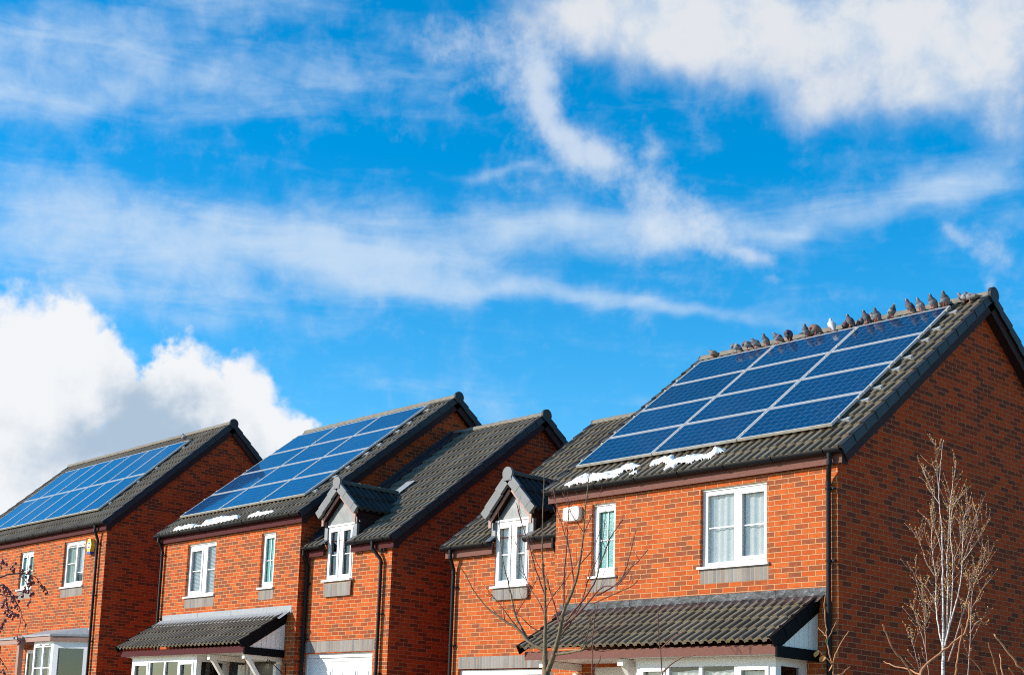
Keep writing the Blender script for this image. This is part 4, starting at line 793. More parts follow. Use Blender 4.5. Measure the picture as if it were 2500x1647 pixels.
for h in fh: q.nx().box(h[0]+.03,h[1]-.06,-.57,-.531,-3.055,-3.03); q.nx().box(h[0],h[1],-.525,-.512,-3.62,-3.595)
q.split('glazing_bar',M['white'],bw,B)
q=MB(); n=60
for (a,b) in ((-2.34,-2.15),(-1.78,-1.34)):
    P=[(a+(b-a)*i/n,-.40+.02*math.sin((a+(b-a)*i/n)*60)) for i in range(n+1)]
    q.nx().faces_idx([(x,y,-4.3) for x,y in P]+[(x,y,-3.1) for x,y in P],[(i,i+1,i+n+2,i+n+1) for i in range(n)])
q.split('curtain',M['curtain'],bw,B,smooth=True)
# canopy and door 14
q=MB(); q.box(-4.3,-2.78,-.80,-.002,-2.90,-2.86); q.faces_idx([(-4.3,-.80,-2.859),(-2.75,-.80,-2.859),(-2.72,-.003,-2.70),(-4.3,-.003,-2.70)],[(0,1,2,3)]); q.box(-4.3,-2.74,-.006,-.002,-2.86,-2.69); cp=q.build('canopy',M['lead_pale'],H1,B)
q=MB(); q.box(-4.3,-2.80,-.77,-.74,-3.02,-2.90); q.box(-2.83,-2.80,-.74,-.003,-3.02,-2.90); q.box(-2.93,-2.80,-.72,-.60,-5.05,-3.02); q.box(-4.28,-4.16,-.72,-.60,-5.05,-3.02); q.build('canopy_post',M['barge'],cp,B)
q=MB(); q.box(-3.93,-2.92,.05,.09,-5.1,-3.1); dd=q.build('front_door',M['dark_door'],H1,B)
text_obj('14',.13,(-3.33,.048,B-3.30),(PI/2,0,0),'digit','door_number',dd)
q=MB(); q.box(-3.56,-3.12,.035,.052,-3.44,-3.40); q.box(-3.5,-3.44,.03,.05,-4.0,-3.44); q.build('door_glazing',M['lead_pale'],dd,B)
q=MB(); q.panel((0,.02,0),(1,0,0),(0,0,1),(0,1,0),-3.95,-2.9,-5.1,-3.08,[(-3.86,-2.96,-5.2,-3.17)],.06); q.build('door_frame',M['white'],dd,B)
array(H1,E1[0],E1[1],E1[2],-8.2161,.456,7,2,1.0212,1.6538+.003,.1185,T1,'fourteen portrait panels in two rows on the left house',cellsUV=(6,10),railov=.1)
# ------------------------------------------------------------------ alarm boxes
y0=E1; A1=empty('alarm_box',(E1[0]-.70,E1[1],E1[2]+B-.63),'yellow six sided alarm box with blue base beside the left house downpipe','alarm box','burglar alarm boxes')
def hexa(mb,y,sx=1.,zlo=-.17): return [(-.07*sx,y,.185),(.07*sx,y,.185),(.15*sx,y,.03),(.085*sx,y,zlo),(-.085*sx,y,zlo),(-.15*sx,y,.03)]
q=MB(); f=hexa(q,-.10,.86,-.135); b=hexa(q,-.002,1.,-.135); q.faces_idx(f+b,[(0,1,2,3,4,5),(11,10,9,8,7,6)]+[(k,k+6,(k+1)%6+6,(k+1)%6) for k in range(6)]); q.build('cover',M['yellow'],A1)
q=MB(); q.prism([(-.088,-.098,-.137),(.088,-.098,-.137),(.09,-.003,-.137),(-.09,-.003,-.137)],(0,.0,-.05)); q.build('base_lamp',M['blue'],A1)
q=MB(); q.box(-.07,.07,-.1035,-.1008,-.055,.095); lg=q.build('logo_plate',M['white'],A1)
q=MB(); q.box(-.055,.05,-.1065,-.104,.055,.08); q.box(-.055,-.03,-.1065,-.104,.03,.055); q.box(-.055,.055,-.1065,-.104,-.045,-.015); q.build('logo_mark',M['blue'],lg)
A2=empty('alarm_box',(-4.96,0,B-.50),'white rounded alarm box between dormer and narrow window of right house','alarm box','burglar alarm boxes')
q=MB(); n=28
def rr(hw,hh,r,y,pw=5.):
    return [(hw*math.copysign(abs(math.cos(2*PI*k/n))**(2/pw),math.cos(2*PI*k/n)),y,hh*math.copysign(abs(math.sin(2*PI*k/n))**(2/pw),math.sin(2*PI*k/n))) for k in range(n)]
R_=[rr(.19,.125,0,-.002),rr(.19,.125,0,-.055),rr(.178,.114,0,-.078),rr(.14,.085,0,-.085)]
q.faces_idx([p for r in R_ for p in r],[(i*n+k,i*n+(k+1)%n,(i+1)*n+(k+1)%n,(i+1)*n+k) for i in range(3) for k in range(n)]+[tuple(range(3*n,4*n))]); q.build('cover',plain('ivory_plastic',(.78,.74,.68),.35,.02),A2,smooth=False)
# ------------------------------------------------------------------ snow
def snow(name,hx,tan,outline,label,thick=.07):
    """outline: list of (x,y) on the roof plane (house local)"""
    th=math.atan(tan); c,s=math.cos(th),math.sin(th); N=Vector((0,-s,c))
    xs=[p[0] for p in outline]; ys=[p[1] for p in outline]; cx=(min(xs)+max(xs))/2
    def dist(x,y):
        ins=False;d=9
        for (x1,y1),(x2,y2) in zip(outline,outline[1:]+outline[:1]):
            if (y1>y)!=(y2>y) and x<(x2-x1)*(y-y1)/(y2-y1)+x1: ins=not ins
            t_=max(0,min(1,((x-x1)*(x2-x1)+(y-y1)*(y2-y1))/((x2-x1)**2+(y2-y1)**2+1e-9))); d=min(d,math.hypot(x-x1-t_*(x2-x1),y-y1-t_*(y2-y1)))
        return d if ins else -d
    from mathutils import noise
    g=.014; nx=int((max(xs)-min(xs)+.1)/g)+1; ny=int((max(ys)-min(ys)+.1)/g)+1
    mb=MB(); V={}; F=[]; L=[]
    x0=min(xs)-.05;y0=min(ys)-.05
    for i in range(nx+1):
        for j in range(ny+1):
            x=x0+i*g;y=y0+j*g
            d=dist(x,y)+.028*noise.noise((x*11,y*11,3.1))+.012*noise.noise((x*37,y*37,1.))
            if d<-.004: continue
            hh=thick*(max(0,d)/.09)**.5 if d<.09 else thick
            hh=max(0,hh)*1.3*(.8+.75*noise.noise((x*7,y*7,7.7))+.22*noise.noise((x*23,y*23,2.7)))
            p=Vector((x-cx,y,tan*y))+N*(.03+hh) if d>0 else Vector((x-cx,y,tan*y))+N*.012
            V[(i,j)]=len(L); L.append(p)
    for (i,j),k in V.items():
        if (i+1,j) in V and (i,j+1) in V and (i+1,j+1) in V: F.append((k,V[(i+1,j)],V[(i+1,j+1)],V[(i,j+1)]))
    mb.faces_idx(L,F); o=mb.build('snow_patch',M['snow'],None,0,smooth=True); o.location=(hx[0]+cx,hx[1],hx[2]+B)
    return tag(o,label,'snow','melting snow patches above the gutters')
snow('s',E3,T,[(-5.11,-.10),(-5.0,.06),(-4.9,.17),(-4.72,.21),(-4.55,.16),(-4.38,.14),(-4.26,.16),(-4.1,.22),(-3.95,.25),(-3.84,.27),(-3.7,.20),(-3.75,.13),(-3.95,.10),(-4.02,.03),(-3.95,-.03),(-4.2,-.08),(-4.6,-.10),(-4.75,-.07),(-4.9,-.10)],'long white snow patch at the left end of the right house eave')
snow('s',E3,T,[(-3.47,.16),(-3.42,.27),(-3.3,.34),(-3.1,.31),(-3.0,.22),(-2.85,.27),(-2.6,.25),(-2.4,.26),(-2.25,.30),(-2.1,.29),(-2.06,.2),(-2.2,.12),(-2.45,.08),(-2.55,.02),(-2.75,.05),(-2.9,.0),(-3.02,-.06),(-3.03,.05),(-3.1,.14),(-3.3,.16),(-3.42,.10)],'ragged snow patch on the right house roof between downpipe and left snow patch')
snow('s',E3,T,[(-3.76,-.03),(-3.70,.04),(-3.60,.03),(-3.56,-.02),(-3.66,-.05)],'tiny snow lump between the two big patches on right house')
snow('s',E2,T,[(-5.0,-.10),(-4.85,.0),(-4.62,.05),(-4.45,.10),(-4.28,.09),(-4.1,.05),(-4.05,-.03),(-3.78,.0),(-3.71,-.06),(-3.85,-.09),(-4.2,-.10),(-4.6,-.11)],'leftmost snow patch above the middle house gutter',.055)
snow('s',E2,T,[(-3.69,-.10),(-3.66,.04),(-3.5,.16),(-3.3,.20),(-3.05,.15),(-2.8,.12),(-2.5,.12),(-2.3,.05),(-2.3,-.03),(-2.6,-.06),(-3.0,-.10),(-3.4,-.11)],'biggest snow patch on the middle house, over its bedroom window',.06)
snow('s',E2,T,[(-1.92,-.06),(-1.9,.08),(-1.7,.12),(-1.4,.09),(-1.1,.07),(-.95,.03),(-1.1,-.04),(-1.5,-.07)],'thin snow patch on middle house over its narrow window',.045)
# ------------------------------------------------------------------ pigeons
def pigeon_mesh(name,pose,cols,seed):
    rnd=random.Random(seed); body,wing,neck,head,tail,bar=cols
    # rings: centre x,z, half-width y, half-height
    if pose=='up': R=[(-.12,-.02,.022,.006),(-.105,.01,.026,.010),(-.08,.055,.036,.024),(-.045,.098,.054,.044),(-.012,.130,.062,.054),(.018,.165,.056,.050),(.032,.197,.042,.039),(.038,.222,.031,.031),(.041,.240,.0275,.028),(.050,.255,.025,.024),(.064,.258,.016,.016),(.074,.256,.007,.008),(.090,.252,.002,.002)]
    elif pose=='flat': R=[(-.21,.085,.028,.006),(-.17,.092,.030,.010),(-.11,.103,.040,.028),(-.05,.112,.054,.046),(.0,.118,.060,.054),(.045,.128,.054,.048),(.075,.152,.040,.038),(.09,.180,.030,.030),(.097,.20,.0265,.027),(.108,.212,.023,.022),(.12,.213,.015,.015),(.129,.211,.007,.007),(.145,.207,.002,.002)]
    elif pose=='hunch': R=[(-.155,.03,.024,.006),(-.13,.05,.028,.010),(-.09,.085,.042,.028),(-.045,.115,.058,.05),(.0,.128,.066,.058),(.035,.146,.060,.052),(.055,.168,.046,.040),(.064,.184,.034,.032),(.070,.196,.028,.027),(.082,.203,.023,.021),(.095,.202,.014,.014),(.103,.199,.007,.007),(.118,.193,.002,.002)]
    else: R=[(-.16,.03,.024,.006),(-.13,.05,.028,.010),(-.09,.085,.040,.028),(-.045,.12,.056,.05),(.0,.138,.064,.058),(.04,.155,.058,.05),(.066,.165,.045,.04),(.085,.155,.034,.032),(.095,.135,.027,.027),(.098,.115,.023,.022),(.096,.100,.015,.015),(.093,.091,.007,.007),(.088,.075,.002,.002)]
    n=12; mb=MB(); V=[];cc=[]
    for i,(x,z,ry,rz) in enumerate(R):
        a=R[max(i-1,0)];b=R[min(i+1,len(R)-1)]; d=Vector((b[0]-a[0],0,b[1]-a[1])).normalized(); up=Vector((-d.z,0,d.x))
        for k in range(n):
            q=2*PI*k/n; 
            yy=math.cos(q)*ry; w=math.sin(q)*rz
            if 2<i<7 and math.sin(q)>-.3 and abs(math.cos(q))>.5: yy*=1.07
            fat=1.24 if 1<i<6 else 1.07; V.append(Vector((x,yy*fat,z))+up*w*fat)
    F=[];C=[]
    for i in range(len(R)-1):
        for k in range(n):
            F.append((i*n+k,i*n+(k+1)%n,(i+1)*n+(k+1)%n,(i+1)*n+k)); q=2*PI*(k+.5)/n; up_=math.sin(q)
            if i>=9: c=head if i<10 else ((.55,.5,.46) if i==10 else (.05,.045,.045))
            elif i>=7: c=head
            elif i>=5: c=neck
            elif i<1: c=tail
            else:
                c=wing if up_>-.35 and i<5 else body
                if i in(1,3) and -.35<up_<.9 : c=bar if (i==1 or k%2==0) else wing
            j=.85+.3*rnd.random(); C.append(tuple(x*j for x in c))
    F.append(tuple(range(n))[::-1]); C.append(tail); mb.faces_idx(V,F)
    pk=(.55,.14,.11)
    for sg in (-1,1):
        m0=len(mb.f); mb.tube([(.0,sg*.028,.085),(.004,sg*.027,.012),(.0,sg*.027,.006)],[.008,.0045,.005],5)
        for an in (-.5,0,.5): mb.tube([(.0,sg*.027,.005),(.03*math.cos(an),sg*.027+.03*math.sin(an),.003)],[.0045,.002],4)
        mb.tube([(.0,sg*.027,.005),(-.018,sg*.027,.003)],[.004,.002],4)
        C+= [pk]*(len(mb.f)-m0)
    for sg in (-1,1):
        m0=len(mb.f); h=R[9]; p=Vector((h[0],sg*h[2]*.93,h[1]+.003)); mb.tube([p-Vector((0,.003,0)),p+Vector((0,.003,0))],.0042,6); C+=[(.35,.06,.01)]*(len(mb.f)-m0)
    me=bpy.data.meshes.new(name); me.from_pydata(mb.v,[],mb.f); me.polygons.foreach_set('use_smooth',[True]*len(mb.f))
    a=me.attributes.new('plumage','FLOAT_COLOR','FACE')
    a.data.foreach_set('color',[x for c in C for x in (*c,1.)]); me.materials.append(M['plumage']); return me
m,t,b=newmat('plumage'); c=t.node('ShaderNodeAttribute',attribute_name='plumage').outputs['Color']; tc=t.node('ShaderNodeTexCoord').outputs['Object']
setp(t,b,col=t.mix(t.math('MULTIPLY',t.noise(tc,60.,3.),.5),c,t.mix(.5,c,(.03,.03,.035))),rough=.7,spec=.3); M['plumage']=m
GR=((.24,.24,.25),(.22,.22,.235),(.075,.075,.085),(.10,.105,.12),(.08,.08,.09),(.05,.05,.055))
PG=((.33,.33,.34),(.38,.38,.39),(.12,.11,.125),(.17,.18,.21),(.10,.10,.11),(.06,.06,.065))
DK=((.13,.13,.14),(.09,.09,.10),(.10,.055,.09),(.07,.06,.085),(.05,.05,.055),(.03,.03,.035))
RD=((.30,.21,.17),(.24,.16,.13),(.22,.10,.09),(.25,.13,.11),(.25,.18,.15),(.2,.12,.1))
WH=((.66,.65,.63),(.68,.67,.65),(.62,.61,.59),(.66,.65,.63),(.6,.6,.59),(.6,.59,.57))
BN=((.24,.20,.16),(.22,.18,.14),(.18,.14,.12),(.2,.17,.14),(.15,.13,.11),(.12,.1,.085))
LG=((.55,.54,.52),(.60,.60,.59),(.22,.22,.24),(.24,.25,.27),(.15,.15,.16),(.06,.06,.06))
PM={}
def pigeon(x,pose,cols,cn,heading,label,where='panel',sc_=1.,dy=0.):
    k=(pose,cn)
    if k not in PM: PM[k]=pigeon_mesh('pigeon',pose,cols,len(PM))
    o=bpy.data.objects.new('pigeon',PM[k]); COL.objects.link(o); o.rotation_euler=(0,0,math.radians(heading)); o.scale=(sc_*.86,)*3
    if where=='panel': o.location=(x,3.53+dy,B+2.892-.006)
    elif where=='ridge': o.location=(x,3.9256+dy,B+D2*T+.118)
    elif where=='tile':
        y=3.80+dy; o.location=(x,y,B+T*y+.045)
    else: o.location=where
    return tag(o,label,'pigeon','pigeons perched along the roof ridge and panels')
g=pigeon
g(-5.16,'hunch',BN,'bn',200,'brownish pigeon crouched low at the far left end of the ridge','tile',.95,-.02)
g(-4.44,'preen',PG,'pg',215,'pale grey pigeon twisted to preen, first on the panel edge from the left')
g(-4.20,'preen',GR,'gr',205,'grey pigeon with dark head, left bird of the close pair near left end','panel')
g(-4.03,'hunch',PG,'pg',245,'silvery pigeon with folded pale wings, right bird of the left pair','panel')
g(-3.815,'up',GR,'gr',250,'slim upright pigeon just left of the first panel joint')
g(-3.555,'hunch',PG,'pg',235,'plump pale pigeon just right of the first panel joint',sc_=1.05)
g(-3.333,'preen',DK,'dk',290,'dark purple necked pigeon with its head tucked down',sc_=1.1)
g(-3.05,'flat',LG,'lg',35,'whitish pigeon with black wing bars behind the panel edge','tile',1.,-.04)
g(-2.975,'up',GR,'gr',270,'upright grey pigeon standing in front of the whitish barred one')
g(-2.787,'preen',RD,'rd',220,'reddish brown pigeon preening, left of the white one',sc_=1.08)
g(-2.468,'up',WH,'wh',150,'pure white pigeon, the only white bird in the row',sc_=1.05)
g(-2.30,'hunch',DK,'dk',310,'dark maroon pigeon half hidden behind the white one','tile',1.,-.1)
g(-2.115,'up',DK,'dk2',225,'dark grey pigeon with bronze head just left of the second panel joint')
g(-2.0,'up',GR,'gr',20,'grey pigeon half hidden, at the top of the second panel joint','tile',.95,-.12)
g(-1.81,'up',DK,'dk',235,'dark necked pigeon just right of the second panel joint')
g(-1.70,'hunch',LG,'pg2',250,'lighter pigeon squeezed between two dark necked ones','panel',.95,.06)
g(-1.615,'up',GR,'gr',255,'grey pigeon, right bird of the trio past the second joint')
g(-1.327,'up',GR,'gr',345,'lone grey pigeon looking to the right')
g(-1.014,'up',DK,'dk',215,'tall pigeon with glossy dark breast, head turned left',sc_=1.1)
g(-.834,'up',PG,'pg',240,'pale grey pigeon beside the tall dark breasted one')
g(-.618,'up',GR,'gr2',250,'stout pigeon with reddish neck, third from the array corner',sc_=1.05)
g(-.50,'flat',LG,'lg',100,'pale wing of a pigeon showing behind the array corner bird','tile',1.,-.12)
g(-.404,'up',GR,'gr',265,'red breasted pigeon nearest the top right corner of array',sc_=1.05)
g(-.185,'flat',PG,'pg',195,'left one of two pigeons standing on the tiles by the ridge end','tile',1.,-.07)
g(-.06,'flat',GR,'gr',175,'rightmost pigeon on the tiles, its long tail pointing right','tile',1.05,-.1)
v=.456+2*(1.6538+.003)-.018; yy=v*math.cos(.7236)-.1185*math.sin(.7236); zz=v*math.sin(.7236)+.1185*math.cos(.7236)
pigeon(-1.33,'flat',GR,'gr',165,'single pigeon standing on the panels of the left house',(E1[0]-1.36,E1[1]+yy-.01,E1[2]+B+zz-.006),1.15)
# ------------------------------------------------------------------ trees and shrubs
def limb_pts(L):
    P=[Vector(p) for p in L]; out=[]
    for i in range(len(P)-1):
        p0=P[max(i-1,0)];p1=P[i];p2=P[i+1];p3=P[min(i+2,len(P)-1)]
        for k in range(4):
            t_=k/4; out.append(.5*((2*p1)+(p2-p0)*t_+(2*p0-5*p1+4*p2-p3)*t_*t_+(3*p1-p0-3*p2+p3)*t_**3))
    out.append(P[-1]); return out
def wob(P,a,rnd):
    return [p+Vector((rnd.uniform(-a,a),rnd.uniform(-a,a),rnd.uniform(-a,a))) if 0<i<len(P)-1 else p for i,p in enumerate(P)]
def ground_z(x,y):
    base=0.0-.0335*min(max(x,-30),14); 
    f=max(0,min(1,(-y-2.)/15.)); return base*1.0-.95*f
def tree(name,limbs,label,cat,trunk_mat,twig_mat,ntrunk,twigs,deco,seed,group=None,wobble=.004,rs=1.):
    rnd=random.Random(seed); base=Vector(limbs[0][0][0]); gz=ground_z(base.x,base.y)
    root=empty(name,(base.x,base.y,gz),label,cat,group); off=-Vector((base.x,base.y,gz))
    q=MB(); q2=MB(); q3=q2; ends=[]
    for i,(L,r0,r1) in enumerate(limbs):
        P=wob(limb_pts(L),wobble,rnd)
        if i==0 and P[0].z>gz: P=[Vector((P[0].x,P[0].y,gz-.05))]+P
        P=[p+off for p in P]; n=len(P); r0*=rs if i else 1.; r1*=rs; R=[r1+(r0-r1)*(1-k/(n-1))**(2.4 if i==0 else 1.5) for k in range(n)]
        (q if i<ntrunk else q2).tube(P,R,8 if i<ntrunk else 6)
        ends.append((P,R))
    q2.em=1
    for (P,R) in ends[1:] if len(ends)>2 else ends:
        L_=sum((a-b).length for a,b in zip(P,P[1:]))
        for k in range(int(L_*twigs[0])):
            j=rnd.randrange(len(P)//4,len(P)-1); d=(P[j+1]-P[j]).normalized(); s=Vector((rnd.uniform(-1,1),rnd.uniform(-1,1),rnd.uniform(-.3,.9))).normalized()
            dr=(d*.8+s*.8+Vector((0,0,.25))).normalized(); ln=rnd.uniform(*twigs[1])
            a=P[j];b_=a+dr*ln*.5+Vector((rnd.uniform(-.01,.01),)*3);c_=a+(dr+Vector((0,0,.12))).normalized()*ln
            q2.tube([a,b_,c_],[min(R[j]*.7,twigs[2]),twigs[2]*.75,twigs[2]*.45],4)
            if deco:
                for f in (.35,.6,.8,1.) : 
                    if rnd.random()<deco[1]:
                        p=a+(c_-a)*f; q3_add(q3,p,deco,rnd)
        if deco and deco[3]:
            for k in range(int(L_*deco[3])):
                j=rnd.randrange(len(P)//3,len(P)); q3_add(q3,P[j],deco,rnd)
    q.build('trunk',M[trunk_mat],root,0,smooth=True)
    if q2.f: q2.build('branches',[M[twig_mat]]+([M[deco[4]]] if deco else []),root,0,smooth=True)
    return root
def q3_add(mb,p,deco,rnd):
    s=deco[2]*rnd.uniform(.7,1.3)
    if deco[0]=='berries':
        for _ in range(rnd.choice((1,1,2,3))):
            c=p+Vector((rnd.uniform(-.03,.03),rnd.uniform(-.03,.03),rnd.uniform(-.05,0)))
            mb.tube([c+Vector((0,0,-s)),c+Vector((0,0,-s*.6)),c,c+Vector((0,0,s*.6)),c+Vector((0,0,s))],[s*.2,s*.8,s,s*.8,s*.2],6,1); mb.tube([p,c+Vector((0,0,s))],.0015,3)
    else:
        a=Vector((rnd.uniform(-1,1),rnd.uniform(-1,1),rnd.uniform(-.2,1))).normalized(); c=p+a*s*.6
        mb.tube([p,p+a*s*.5,p+a*s],[s*.1,s*.26,s*.04],5,1)
def leaves(root_obj,pts,size,mat,seed):
    rnd=random.Random(seed); mb=MB(); o=root_obj.location
    for p in pts:
        p=Vector(p)-o; d=Vector((rnd.uniform(-.5,.5),rnd.uniform(-.5,.5),-1)).normalized(); s=Vector((rnd.uniform(-1,1),rnd.uniform(-1,1),0)).normalized(); n=d.cross(s)
        prof=[(0,0),(.2,.32),(.5,.42),(.8,.25),(1,0)]
        L=[p+d*(a*size)+s*(b_*size)+n*(.12*size*math.sin(a*PI)) for a,b_ in prof]; C_=[p+d*(a*size)-n*(.05*size) for a,b_ in prof]; R_=[p+d*(a*size)-s*(b_*size)+n*(.10*size*math.sin(a*PI)) for a,b_ in prof]
        m_=len(prof); mb.faces_idx(L+C_+R_,[(i,i+1,m_+i+1,m_+i) for i in range(m_-1)]+[(m_+i,m_+i+1,2*m_+i+1,2*m_+i) for i in range(m_-1)])
    return mb.build('leaves',M[mat],root_obj,0)
t1=tree('bare_sapling',LIMB_T1,'bare young tree with forked greenish trunk in front of right house porch','tree','bark','twig',6,(7.,(.08,.36),.0036),('buds',.2,.016,1.,'twig'),3)
leaves(t1,[LIMB_T1[0][0][7],LIMB_T1[0][0][6],LIMB_T1[6][0][4],LIMB_T1[5][0][3],LIMB_T1[14][0][3]],.055,'dryleaf',5)
t2=tree('birch_tree',LIMB_T2,'slender pale barked birch with golden buds in front of the shaded gable','tree','birch','birch_twig',5,(24.,(.08,.28),.0020),('buds',.7,.019,12.,'bud'),8,None,.004,.78)
t3=tree('crab_apple_tree',LIMB_T3,'drooping branch hung with dark berries at the left edge','tree','dark_twig','dark_twig',1,(3.,(.05,.16),.0022),('berries',.85,.014,9.,'berry'),9)
s1=tree('bare_shrub',LIMB_S1,'bare orange stemmed shrub crossing in front of the birch trunk','shrub','orange_twig','orange_twig',1,(.8,(.06,.2),.003),None,12,'bare shrubs along the frontage')
s2=tree('bare_shrub',LIMB_S2,'bare shrub with pale orange stems in the lower right corner','shrub','orange_twig','orange_twig',1,(.6,(.06,.18),.003),None,13,'bare shrubs along the frontage')
s3=tree('bare_shrub',LIMB_S3,'thin twigs keeping a few orange leaves beside the right house downpipe','shrub','orange_twig','orange_twig',1,(1.5,(.06,.2),.0025),None,14,'bare shrubs along the frontage')
leaves(s3,[LIMB_S3[3][0][2],LIMB_S3[3][0][1],LIMB_S3[0][0][5],LIMB_S3[0][0][3]],.055,'leaf',4)
s4=tree('bare_shrub',LIMB_S4,'thin bare stem rising past the bay window glass of right house','shrub','twig','twig',1,(1.,(.06,.2),.0025),None,15,'bare shrubs along the frontage')
s5=tree('bare_shrub',LIMB_S5,'single reddish bare stem standing before the right house porch bracket','shrub','twig','twig',1,(1.,(.06,.2),.0025),None,16,'bare shrubs along the frontage')
# ------------------------------------------------------------------ ground, pavement, road
def sheet(name,x0,x1,y0,y1,mat,dz,nx=40,ny=40):
    mb=MB(); V=[];F=[]
    for i in range(nx+1):
        for j in range(ny+1):
            x=x0+(x1-x0)*i/nx;y=y0+(y1-y0)*j/ny; V.append((x,y,ground_z(x,y)+dz))
    for i in range(nx):
        for j in range(ny):
            a=i*(ny+1)+j; F.append((a,a+ny+1,a+ny+2,a+1))
    mb.faces_idx(V,F); return tag(mb.build(name,M[mat],None,0,smooth=True),kind='structure')
sheet('ground',-400,400,-400,400,'grass',-.03,160,160)
sheet('pavement',-60,60,-15.5,-13.4,'paving',.09,60,4)
sheet('road',-80,80,-25,-15.7,'asphalt',.004,60,8)
sheet('driveway',-9.4,-5.4,-13.3,.28,'paving',.03,8,30); sheet('driveway',-12.0,-8.6,-13.3,-.4,'paving',.024,8,30)
# ------------------------------------------------------------------ sky, sun, camera
SUN=Vector((-.90,-1.0,.58)).normalized()
w=bpy.data.worlds.new('World'); sc.world=w; w.use_nodes=True; t=NT(w.node_tree); bg=t.n['Background']
sky=t.node('ShaderNodeTexSky',sky_type='NISHITA'); sky.sun_disc=False; sky.sun_elevation=math.asin(SUN.z); sky.sun_rotation=math.atan2(SUN.x,SUN.y); sky.air_density=1.; sky.dust_density=.25; sky.ozone_density=2.5
tcn=t.node('ShaderNodeTexCoord'); D=tcn.outputs['Generated']
sp=t.node('ShaderNodeSeparateXYZ'); t.inp(sp,0,D)
az=t.math('MULTIPLY',t.math('ARCTAN2',sp.outputs[0],sp.outputs[1]),180/PI); el=t.math('MULTIPLY',t.math('ARCSINE',sp.outputs[2]),180/PI)
def vec(x,y,z=0.):
    c=t.node('ShaderNodeCombineXYZ'); t.inp(c,0,x); t.inp(c,1,y); t.inp(c,2,z); return c.outputs[0]
AE=vec(az,el)
# domain warp
wn=t.node('ShaderNodeTexNoise'); t.inp(wn,'Vector',AE); wn.inputs['Scale'].default_value=.16; wn.inputs['Detail'].default_value=3.
ws=t.node('ShaderNodeSeparateXYZ'); t.inp(ws,0,wn.outputs['Color'])
azw=t.math('ADD',az,t.math('MULTIPLY',t.math('SUBTRACT',ws.outputs[0],.5),5.)); elw=t.math('ADD',el,t.math('MULTIPLY',t.math('SUBTRACT',ws.outputs[1],.5),3.4))
wn2=t.node('ShaderNodeTexNoise'); t.inp(wn2,'Vector',AE); wn2.inputs['Scale'].default_value=.75; wn2.inputs['Detail'].default_value=4.; wn2.inputs['Roughness'].default_value=.55
ws2=t.node('ShaderNodeSeparateXYZ'); t.inp(ws2,0,wn2.outputs['Color'])
azp=t.math('ADD',az,t.math('MULTIPLY',t.math('SUBTRACT',ws2.outputs[0],.5),2.6)); elp=t.math('ADD',el,t.math('MULTIPLY',t.math('SUBTRACT',ws2.outputs[1],.5),2.6))
def blobsum(L,A,E,union=False):
    v=vec(A,E,1.); tot=None
    for (a0,e0,m00,m01,m10,m11,wt) in L:
        d1=t.node('ShaderNodeVectorMath',operation='DOT_PRODUCT'); t.inp(d1,0,v); d1.inputs[1].default_value=(m00,m01,-m00*a0-m01*e0)
        d2=t.node('ShaderNodeVectorMath',operation='DOT_PRODUCT'); t.inp(d2,0,v); d2.inputs[1].default_value=(m10,m11,-m10*a0-m11*e0)
        p=d1.outputs['Value']; q_=d2.outputs['Value']
        r=t.math('MULTIPLY_ADD',p,p,t.math('MULTIPLY',q_,q_)); e=t.math('POWER',.36788,r)
        tot=t.math('MAXIMUM',t.math('MULTIPLY',e,wt),0. if tot is None else tot) if union else t.math('MULTIPLY_ADD',e,wt,0. if tot is None else tot)
    return tot
streak=t.node('ShaderNodeMapping'); t.inp(streak,0,AE); streak.inputs['Rotation'].default_value=(0,0,.10); streak.inputs['Scale'].default_value=(.10,.42,1)
n1=t.noise(streak.outputs[0],1.6,7.,.58,.6)
n1b=t.noise(AE,.55,7.,.6,.3)
n2=t.noise(AE,.42,8.,.58,.15); n3=t.noise(AE,1.5,6.,.6)
wis=blobsum(WISP,azw,elw); tp=blobsum(TOP,azw,elw); pf=blobsum(PUFF,azw,elw); cu=blobsum(CUMU,azp,elp,True); gy=blobsum(GREY,azp,elp)
ELSE=t.math('MULTIPLY',t.smooth(t.noise(AE,.03,3.),.45,.7),.55)          # other clouds round the rest of the sky
out_view=t.math('SUBTRACT',1.,t.math('MULTIPLY',t.math('MULTIPLY',t.smooth(az,-82.,-74.),t.math('SUBTRACT',1.,t.smooth(az,-16.,-8.))),t.math('SUBTRACT',1.,t.smooth(el,32.,40.))))
wis=t.math('ADD',wis,t.math('MULTIPLY',ELSE,out_view))
dw=t.math('ADD',t.math('MULTIPLY',wis,.80),t.math('ADD',t.math('MULTIPLY',t.math('SUBTRACT',n1,.5),1.5),t.math('MULTIPLY',t.math('SUBTRACT',n1b,.5),1.15)))
aw=t.math('MULTIPLY',t.smooth(dw,-.02,1.6),.80)
dt=t.math('ADD',t.math('MULTIPLY',tp,.80),t.math('ADD',t.math('MULTIPLY',t.math('SUBTRACT',n2,.5),1.35),t.math('MULTIPLY',t.math('SUBTRACT',n1b,.5),.8)))
at=t.math('MULTIPLY',t.smooth(dt,.0,1.65),.96)
dc=t.math('ADD',cu,t.math('ADD',t.math('MULTIPLY',t.math('SUBTRACT',n2,.5),.55),t.math('MULTIPLY',t.math('SUBTRACT',n3,.5),.24)))
ac=t.smooth(dc,.36,.72)
skyc=sky.outputs[0]
hs=t.node('ShaderNodeHueSaturation'); t.inp(hs,'Color',skyc); hs.inputs['Saturation'].default_value=1.5; hs.inputs['Value'].default_value=1.38; hs.inputs['Hue'].default_value=0.494
skyc=hs.outputs[0]
CW=1./(0.13*2**0.35)
def cc(r,g_,b_): return (r*CW,g_*CW,b_*CW)
c=t.mix(aw,skyc,cc(.66,.79,.93))
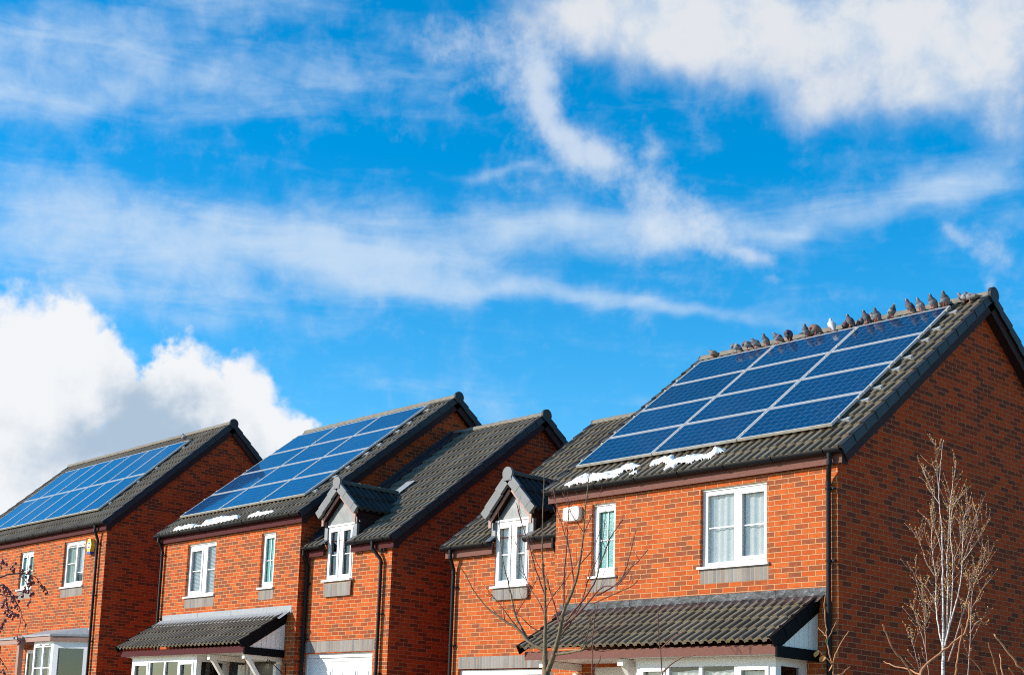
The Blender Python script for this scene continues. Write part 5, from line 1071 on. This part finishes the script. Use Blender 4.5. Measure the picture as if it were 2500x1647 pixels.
dp=t.math('ADD',pf,t.math('ADD',t.math('MULTIPLY',t.math('SUBTRACT',n2,.5),1.5),t.math('MULTIPLY',t.math('SUBTRACT',n3,.5),1.5)))
c=t.mix(t.math('MULTIPLY',t.smooth(dp,.1,1.9),.80),c,cc(.72,.80,.90))
tc_=t.mix(t.smooth(t.math('ADD',t.math('MULTIPLY',dt,.5),t.math('MULTIPLY',t.math('SUBTRACT',n2,.5),2.6)),.1,1.0),cc(.58,.69,.83),cc(.80,.82,.85))
c=t.mix(at,c,tc_)
lit=t.math('SUBTRACT',t.math('ADD',1.05,t.math('MULTIPLY',t.math('SUBTRACT',n2,.5),1.1)),t.math('ADD',gy,t.math('MULTIPLY',t.smooth(dc,.8,2.2),.25)),clamp=True)
cuc=t.mix(t.smooth(lit,.0,.9),cc(.43,.55,.69),cc(.90,.92,.945))
c=t.mix(ac,c,cuc)
t.inp(bg,0,c); bg.inputs[1].default_value=0.13
sl=bpy.data.lights.new('sun','SUN'); sl.energy=5.0; sl.angle=math.radians(.53); sl.color=(1.,.93,.82)
so=bpy.data.objects.new('sun',sl); COL.objects.link(so); so.rotation_euler=(-SUN).to_track_quat('-Z','Y').to_euler(); so.location=(-20,-30,40)
cam=bpy.data.cameras.new('camera'); co=bpy.data.objects.new('camera',cam); COL.objects.link(co)
r_=Vector((0.623956, 0.779979, 0.048091)); u_=Vector((0.099738, -0.140522, 0.985041)); f_=Vector((-0.775069, 0.609825, 0.165473))
mt=Matrix(((r_.x,u_.x,-f_.x,11.32064),(r_.y,u_.y,-f_.y,-16.92051),(r_.z,u_.z,-f_.z,0.65269),(0,0,0,1))); co.matrix_world=mt
cam.sensor_width=36.; cam.lens=50.58462; cam.shift_x=0.13190; cam.shift_y=0.16593; cam.clip_start=.1; cam.clip_end=3000
w.cycles.sampling_method='NONE'
sc.camera=co
sc.cycles.filter_width=1.05; sc.cycles.use_denoising=False; sc.cycles.sample_clamp_indirect=4.; sc.cycles.max_bounces=8; sc.cycles.caustics_reflective=False; sc.cycles.caustics_refractive=False
sc.view_settings.view_transform='Standard'; sc.view_settings.look='None'; sc.view_settings.exposure=0.35; sc.view_settings.gamma=1.
